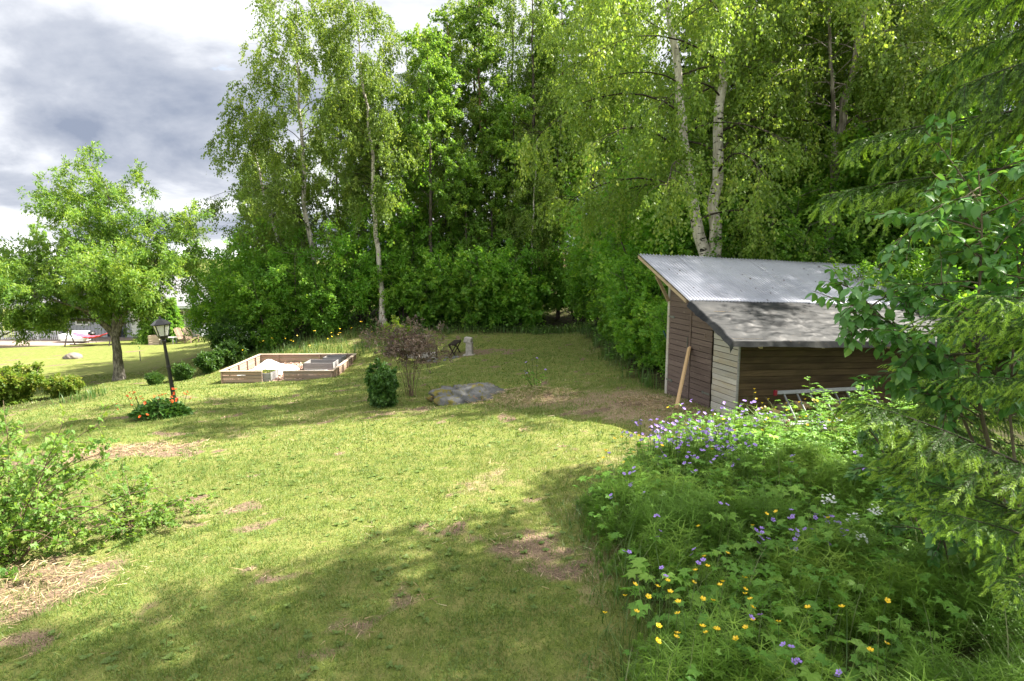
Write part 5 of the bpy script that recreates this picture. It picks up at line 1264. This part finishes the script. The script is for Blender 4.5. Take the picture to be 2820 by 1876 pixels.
# sapling with large oval leaves in front of the shed's far end
def sapling(seed, stems_, leafsize, per, step=.05):
    r = rng_(seed); lm = Limbs(); S, D, N = [], [], []
    def leafy(b, l0, size):
        n_ = max(3, int(l0 / step))
        for i in range(n_):
            p, d = along(b, .22 + .78 * (i + .5) / n_)
            for k in range(per): S.append(p); D.append(d); N.append(size * r.uniform(.6, 1.15))
    for (pts, r0, nb, bl, dirs) in stems_:
        pts = np.array(pts, float); q = np.array([along(pts, t)[0] for t in np.linspace(0, 1, 14)]); lm.tube(q, r0, .004, 7); leafy(q[8:], .5, leafsize)
        for i in range(nb):
            p, d = along(q, .30 + .68 * (i + r.random() * .6) / nb); rd = np.array(dirs) + r.normal(0, .55, 3)
            L_ = bl * r.uniform(.6, 1.2); b = grow(r, p, d * .35 + rd, L_, 6, .35, .14); lm.tube(b, .007, .0025, 4); leafy(b, L_, leafsize)
            for j in range(2):
                p2, d2 = along(b, r.uniform(.3, .8)); c = grow(r, p2, d2 + r.normal(0, .6, 3), L_ * .45, 4, .3, .14); lm.tube(c, .004, .002, 3); leafy(c, L_ * .45, leafsize)
    S, D, N = np.array(S), np.array(D), np.array(N); m_ = len(S); cl = Cloud()
    rd = unit(r.normal(0, 1, (m_, 3))); ax = D * .5 + rd * .75 - UP * .45; P = S + unit(ax) * .015
    cl.put(OVAL, P, ax, r.normal(0, .35, (m_, 3)) + UP * 1.0, N, .5 + r.normal(0, .22, m_))
    return lm.mesh('limbs'), cl.mesh('foliage')
mSap = sapling(501, [([(.55, -.3, 0), (.35, -.1, 1.0), (.1, 0, 1.9), (.02, 0, 2.6), (0, 0, 3.1), (-.08, 0, 3.55)], .022, 34, .62, (-.55, -.1, .25)),
                     ([(.35, -.1, 1.0), (.0, .1, 1.9), (-.35, .1, 2.35), (-.75, .1, 2.62)], .014, 26, .45, (-.45, -.1, .1)),
                     ([(.45, -.15, .8), (.5, .2, 1.8), (.45, .2, 2.8), (.5, .2, 3.3)], .014, 20, .5, (.0, -.2, .35)),
                     ([(.5, -.2, .5), (.1, -.1, 1.1), (-.15, 0, 1.45)], .010, 14, .36, (-.3, -.3, .2))], .085, 2)
tree_thing('sapling', mSap, 'sapling_bark', 'sapling_leaf', 'young tree with large oval leaves in front of the shed roof', 'sapling', 3.32, 4.35)
mSap2 = sapling(502, [([(.4, 0, 0), (.2, 0, .7), (-.1, 0, 1.25)], .010, 7, .36, (-.5, -.3, .25)), ([(.4, 0, 0), (.5, -.1, .8), (.45, -.2, 1.3)], .010, 6, .34, (-.2, -.5, .2)), ([(.4, 0, 0), (.0, .2, .9), (-.3, .3, 1.5)], .010, 6, .3, (-.4, -.1, .2))], .08, 2)
tree_thing('sapling', mSap2, 'sapling_bark', 'sapling_leaf', 'low oval-leaved sapling in the dark beneath the spruce', 'sapling', 3.35, 4.75)

# ---------------------------------------------------------------- flower meadow in the near right
def meadow_pts(r, n, y0=3.1, y1=10.2, pad=.0, x1=6.0):
    x = r.uniform(.2, x1, n); y = r.uniform(y0, y1, n)
    k = (x > meadow_edge(y) + pad + (fbm(x, y, 2.0, 71, 2) - .5) * .5) & in_view(x, y, .3) & ~((y > 9.75 + (x - 4) * .31) & (x > 3.7)); return x[k], y[k]
cl = Cloud(); r = rng_(601)
# horsetail: whorls of thin drooping branches
x, y = meadow_pts(r, 3900, y1=9.2); n = len(x); base = np.stack([x, y, gz(x, y)], 1); h = r.uniform(.24, .46, n) * (.35 + 1.15 * sstep(.3, .72, fbm(x, y, 1.5, 73, 3))) * sstep(-.15, .7, x - meadow_edge(y) + .15); lean = rdir(r, n) * .12
cl.put(BLADE1, base, lean + UP, rdir(r, n), h * 1.05, np.full(n, .3), .008)
rn = np.clip(.30 + (fbm(x, y, 1.1, 75, 3) - .5) * 1.3 + r.normal(0, .08, n), 0, 1)
for wv in range(7):
    f = .28 + wv * .105; c0 = base + (lean + UP) * (h * f)[:, None]; ln = h * (.62 - .055 * wv)
    for k in range(7):
        a = k * .9 + wv * .4 + r.uniform(0, .7, n); D = np.stack([np.cos(a), np.sin(a), np.zeros(n)], 1)
        cl.put(BLADE1, c0, D * .85 + UP * (.42 - .06 * wv + r.normal(0, .2, n)[:, None]), UP + D * .1, ln * r.uniform(.7, 1.15, n), rn + .05 * wv, .0058 + .0005 * y)
tag(add('horsetail', cl.mesh('horsetail'), M['horsetail_green']), 'feathery bright green horsetail filling the near meadow', 'horsetail', kind='stuff')
# grasses, upright and arching
cl = Cloud(); x, y = meadow_pts(r, 9000, pad=-.3, y1=10.6); n = len(x); d = np.clip(1.2 - np.abs(x - meadow_edge(y) - .25) / 1.2, .35, 1); k = r.random(n) < d; x, y = x[k], y[k]; n = len(x)
P = np.stack([x, y, gz(x, y)], 1); cl.strips(P, rdir(r, n), r.uniform(.22, .78, n) * np.clip(.25 + (x - meadow_edge(y) + .3) * 1.2, .2, 1), r.uniform(.004, .009, n) + .0004 * y, r.uniform(.1, 1.1, n) + .7 * sstep(.5, 0, x - meadow_edge(y)), .2 + r.random(n) * .8, 4)
# bank behind the raised bed and rim of the woodland
x = r.uniform(-13, 4.2, 26000); y = r.uniform(13, 30, 26000); dry_, so_, wl_ = masks(x, y); nz = fbm(x, y, .8, 77, 3)
k = ((wl_ > .35) | ((y > 25.0) & (y < 27.6) & (x < -3.6) & (x > -12) & (nz > .40))) & (y < 29.8) & ~((x > 3.3) & (y < 15.2)) ; x, y = x[k], y[k]; n = len(x)
P = np.stack([x, y, gz(x, y)], 1); cl.strips(P, rdir(r, n), r.uniform(.18, .5, n), r.uniform(.016, .03, n), r.uniform(.2, 1.0, n), np.clip(r.random(n) * .8, 0, 1), 3)
tag(add('meadow_grass', cl.mesh('meadow_grass'), M['tall_grass']), 'tall unmown grass in the meadow and along the woodland rim', 'grass', kind='stuff')
# broad herb leaves that fill the gaps
cl = Cloud(); x, y = meadow_pts(r, 9000, pad=.05, y1=10.2); nz = fbm(x, y, 1.4, 79, 3); k = r.random(len(x)) < np.clip((nz - .36) * 4.0 + sstep(6.0, 8.6, y) * .9, .03, 1); x, y = x[k], y[k]; n = len(x)
P = np.stack([x, y, gz(x, y) + r.uniform(.05, .5, n) * (.5 + nz[k])], 1); cl.put(PALM5, P, rdir(r, n) + UP * r.uniform(-.3, .3, n)[:, None], r.normal(0, .35, (n, 3)) + UP, r.uniform(.035, .085, n), .45 + r.normal(0, .2, n))
x = r.uniform(-12.5, 4.4, 9000); y = r.uniform(14, 29.5, 9000); d_, s__, w_ = masks(x, y); k = (w_ > .5) & ~((x > 3.3) & (y < 15)); x, y = x[k], y[k]; n = len(x)
P = np.stack([x, y, gz(x, y) + r.uniform(.04, .4, n)], 1); cl.put(DIAMOND, P, rdir(r, n) + UP * .1, r.normal(0, .4, (n, 3)) + UP, r.uniform(.08, .16, n), .4 + r.normal(0, .2, n))
tag(add('herb_undergrowth', cl.mesh('herb_undergrowth'), M['herb_leaf']), 'mixed leafy herbs growing under the meadow flowers', 'undergrowth', kind='stuff')

# single meadow plants
def herb_plant(seed, h, nl, size, tmpl):
    r = rng_(seed); lm = Limbs(); cl = Cloud(); S, D = [], []
    for i in range(nl):
        a = i * 2.4 + r.normal(0, .3); hh = h * r.uniform(.45, 1.0); b = grow(r, (0, 0, 0), (math.cos(a) * .5, math.sin(a) * .5, 1.0), hh, 4, .55, .08); lm.tube(b, .0035, .002, 4); S.append(b[-1]); D.append((math.cos(a), math.sin(a), -.12))
    S, D = np.array(S), np.array(D); cl.put(tmpl, S, D, r.normal(0, .22, (nl, 3)) + UP, r.uniform(.7, 1.2, nl) * size, .62 + r.normal(0, .16, nl))
    return lm.mesh('stems'), cl.mesh('leaves')
def sprig(seed, h):
    """upright leafy stem such as meadowsweet"""
    r = rng_(seed); lm = Limbs(); cl = Cloud(); q = grow(r, (0, 0, 0), (r.normal(0, .1), r.normal(0, .1), 1), h, 8, -.1, .07); lm.tube(q, .007, .003, 5); S, D, Z = [], [], []
    for i in range(16):
        p, d = along(q, .15 + .85 * i / 15); a = i * 2.4; L = .17 * (1.1 - .55 * i / 15)
        for k in range(5): t_ = (k + 1) / 5; S.append(p + np.array([math.cos(a), math.sin(a), .25]) * L * t_); D.append((math.cos(a + (k % 2 - .5) * 2.0 * (k < 4)), math.sin(a + (k % 2 - .5) * 2.0 * (k < 4)), .1)); Z.append(.075 * (.7 + .5 * t_) * (1.1 - .45 * i / 15))
    S, D, Z = np.array(S), np.array(D), np.array(Z); cl.put(PALM3, S, D, r.normal(0, .25, (len(S), 3)) + UP, Z, .6 + r.normal(0, .15, len(S)))
    return lm.mesh('stems'), cl.mesh('leaves')
hp = [herb_plant(701 + i, [.5, .62, .42][i], [9, 8, 10][i], [.085, .095, .075][i], PALM7) for i in range(3)]
sp_ = [sprig(711 + i, [.95, 1.15, .8][i]) for i in range(3)]
def put_plant(name, ms, x, y, label, cat, group, leafm='herb_leaf', sc=1.0, rz=0.):
    t_ = thing(name, label, cat, (x, y, gzf(x, y) - .01), rz, group); t_.scale = (sc,) * 3
    add('stem', ms[0], M['green_stem'], t_); add('leaves', ms[1], M[leafm], t_); return t_
rr = random.Random(21); pts = []
while len(pts) < 150:
    y = 3.6 + 5.4 * rr.random() ** .9; x = rr.uniform(float(meadow_edge(y)) + .2, min(.8 * y, 4.6))
    if all((x - a) ** 2 + (y - b) ** 2 > .025 for a, b in pts): pts.append((x, y))
for i, (x, y) in enumerate(pts):
    put_plant('cranesbill_plant', hp[i % 3], x, y, 'leafy cranesbill plant with deeply cut leaves in the meadow', 'plant', 'cranesbill leaves in the meadow', sc=rr.uniform(.8, 1.2), rz=rr.uniform(0, 6.3))
# meadowsweet in front of the ladder and the open side
for i in range(26):
    t_ = i / 25; x = 4.95 + t_ * 3.0 + rr.uniform(-.2, .2); y = 9.75 + t_ * .6 + rr.uniform(-.55, .25)
    put_plant('meadowsweet', sp_[i % 3], x, y, 'tall leafy meadowsweet in front of the ladder and shed wall', 'plant', 'meadowsweet at the shed', sc=rr.uniform(.62, 1.0), rz=rr.uniform(0, 6.3))
for i in range(30):
    x = rr.uniform(2.9, 5.8); y = rr.uniform(8.0, 9.4) + (x - 3) * .12
    put_plant('meadowsweet', sp_[i % 3], x, y, 'leafy weed in the thick growth before the shed', 'plant', 'weeds before the shed', sc=rr.uniform(.42, .66), rz=rr.uniform(0, 6.3))

yb, pp, wp = flower_mesh('buttercup_petals', 5, .020, .55, 1.0), flower_mesh('cranesbill_petals', 5, .021, .25, .95), flower_mesh('white_petals', 5, .010, .2, .9)
def stalk_mesh(seed, h):
    r = rng_(seed); lm = Limbs(); q = grow(r, (0, 0, 0), (r.normal(0, .12), r.normal(0, .12), 1), h, 6, -.05, .08); lm.tube(q, .0022, .0014, 4); return lm.mesh('stalk'), q[-1]
stk = [stalk_mesh(720 + i, [.5, .58, .66, .44][i]) for i in range(4)]
def flower(name, x, y, me, mat, label, cat, group, k, sc=1.0, tilt=.5, heads=1):
    t_ = thing(name, label, cat, (x, y, gzf(x, y)), rr.uniform(0, 6.3), group); t_.scale = (sc,) * 3
    ms, tip = stk[k % 4]; add('stalk', ms, M['green_stem'], t_)
    for j in range(heads):
        o = Vector(tip) + (Vector((rr.uniform(-.05, .05), rr.uniform(-.05, .05), rr.uniform(-.05, .02))) if j else Vector((0, 0, 0)))
        add('petals', me, M[mat], t_, o, (rr.uniform(-tilt, tilt), rr.uniform(-tilt, tilt), rr.uniform(0, 6)))
def cluster(n, cx, cy, sx, sy): return [(cx + rr.gauss(0, sx), cy + rr.gauss(0, sy)) for _ in range(n)]
k = 0
for (x, y) in cluster(38, 1.45, 3.95, .38, .28) + cluster(5, 2.0, 5.2, .3, .25) + cluster(4, 2.3, 3.6, .25, .2):
    if x > float(meadow_edge(y)) - .1: flower('buttercup', x, y, yb, 'petal_yellow', 'yellow buttercup standing in the nearest part of the meadow', 'flower', 'near buttercups', k); k += 1
for (x, y) in cluster(18, 1.35, 7.4, .25, .4) + cluster(14, 2.3, 8.1, .6, .4) + cluster(26, 4.6, 9.0, .8, .35) + cluster(8, 4.2, 9.8, .3, .15):
    if x > float(meadow_edge(y)) - .1: flower('buttercup', x, y, yb, 'petal_yellow', 'small yellow buttercup in the farther meadow towards the shed', 'flower', 'far buttercups', k, 1.05); k += 1
for (x, y) in cluster(60, 1.9, 7.95, .30, .18) + cluster(62, 2.6, 7.7, .32, .30) + cluster(40, 3.3, 8.9, .4, .3) + cluster(20, 2.2, 7.0, .4, .3):
    if x > float(meadow_edge(y)) - .1: flower('purple_cranesbill', x, y, pp, 'petal_purple', 'purple cranesbill in the thick drift along the meadow edge before the shed', 'flower', 'purple drift', k, 1.05, .7, 2); k += 1
for (x, y) in cluster(20, 2.55, 5.0, .35, .22) + cluster(6, 1.5, 5.0, .3, .5) + cluster(5, 1.75, 3.45, .22, .1) + cluster(8, 3.6, 6.6, .5, .5) + cluster(6, 1.2, 6.2, .15, .4):
    if x > float(meadow_edge(y)) - .1: flower('purple_cranesbill', x, y, pp, 'petal_purple', 'purple cranesbill standing singly in the near meadow', 'flower', 'near purple flowers', k, 1.0, .7, 2); k += 1
for i, (x, y) in enumerate([(3.05, 5.25), (3.2, 5.32), (2.95, 5.35), (3.12, 5.0)]):
    flower('white_umbel', x, y, wp, 'petal_white', 'white flower head in the meadow near the spruce bough', 'flower', 'white flowers', i, 1.05, .4, 34)
# yellow flowers on the bank behind the bed, pink campion by the boulder
for i in range(26):
    x = rr.uniform(-11.5, -4.2); y = rr.uniform(25.2, 26.9); flower('bank_flower', x, y, yb, 'petal_yellow', 'small yellow flower on the bank behind the raised bed', 'flower', 'bank flowers', i, 1.3, .6, 2)
cp = thing('campion', 'thin-stemmed pink flowers growing behind the boulder', 'flower', (.55, 13.9, gzf(.55, 13.9)))
for i in range(7):
    m = MB(); a = rr.uniform(-.25, .25); h = rr.uniform(.35, .72); m.tube([(a * .3, 0, 0), (a * .7, .02, h * .5), (a, .03, h)], .005, 4); m.build('stalk', M['green_stem'], cp); add('petals', pp, M['petal_pink'], cp, (a, .03, h), (.4, 0, i), 1.4)
cl = Cloud(); r = rng_(90); n = 60; P = np.stack([r.normal(0, .14, n), r.normal(0, .06, n), r.uniform(.02, .4, n)], 1); cl.put(NARROW, P, rdir(r, n) + UP * .8, rdir(r, n) + UP * .3, .09, r.random(n)); add('leaves', cl.mesh('leaves'), M['herb_leaf'], cp)
# perennial border along the crest above the lower lawn
mH = shrub_mesh(720, .85, 1.1, 10, NARROW, .12, 5, hang=-.1, up_n=.5, elev=.95)
for i, (x, y, s_, lf, lab) in enumerate([(-13.0, 23.6, .8, 'deep_leaf', 'low green perennial nearest the rowan on the crest of the slope'), (-12.4, 24.6, 1.0, 'deep_leaf', 'dark green perennial in the border on the crest'), (-12.1, 25.6, 1.2, 'herb_leaf', 'tall perennial in the border beside the raised bed'), (-12.5, 26.8, 1.7, 'deep_leaf', 'bushy perennial at the woodland end of the border'), (-13.8, 23.0, .6, 'herb_leaf', 'small perennial at the open end of the border')]):
    tree_thing('perennial_clump', mH, 'green_stem', lf, lab, 'perennial', x, y, i * 1.3, s_, parts=('stems', 'foliage'))
wf = tree_thing('spirea_bush', mH, 'green_stem', 'herb_leaf', 'white-flowering bush at the end of the border by the woods', 'bush', -12.3, 27.4, .4, 2.0, parts=('stems', 'foliage'))
cl = Cloud(); n = 700; a = r.uniform(0, 6.28, n); q = np.sqrt(r.random(n)) * .62; P = np.stack([np.cos(a) * q, np.sin(a) * q, .30 + .5 * (1 - q ** 1.5) * r.uniform(.5, 1.0, n)], 1); cl.put(DIAMOND, P, rdir(r, n), r.normal(0, .4, (n, 3)) + UP, .03, r.random(n)); add('blossom', cl.mesh('blossom'), M['petal_white'], wf)
tree_thing('young_birch', shrub_mesh(730, 1.5, .7, 5, DIAMOND, .07, 8), 'twig_bark', 'yellow_shrub_leaf', 'pale yellow-green young tree beside the reddish bush', 'sapling', -4.7, 24.6, 0, 1.0, parts=('stems', 'foliage'))
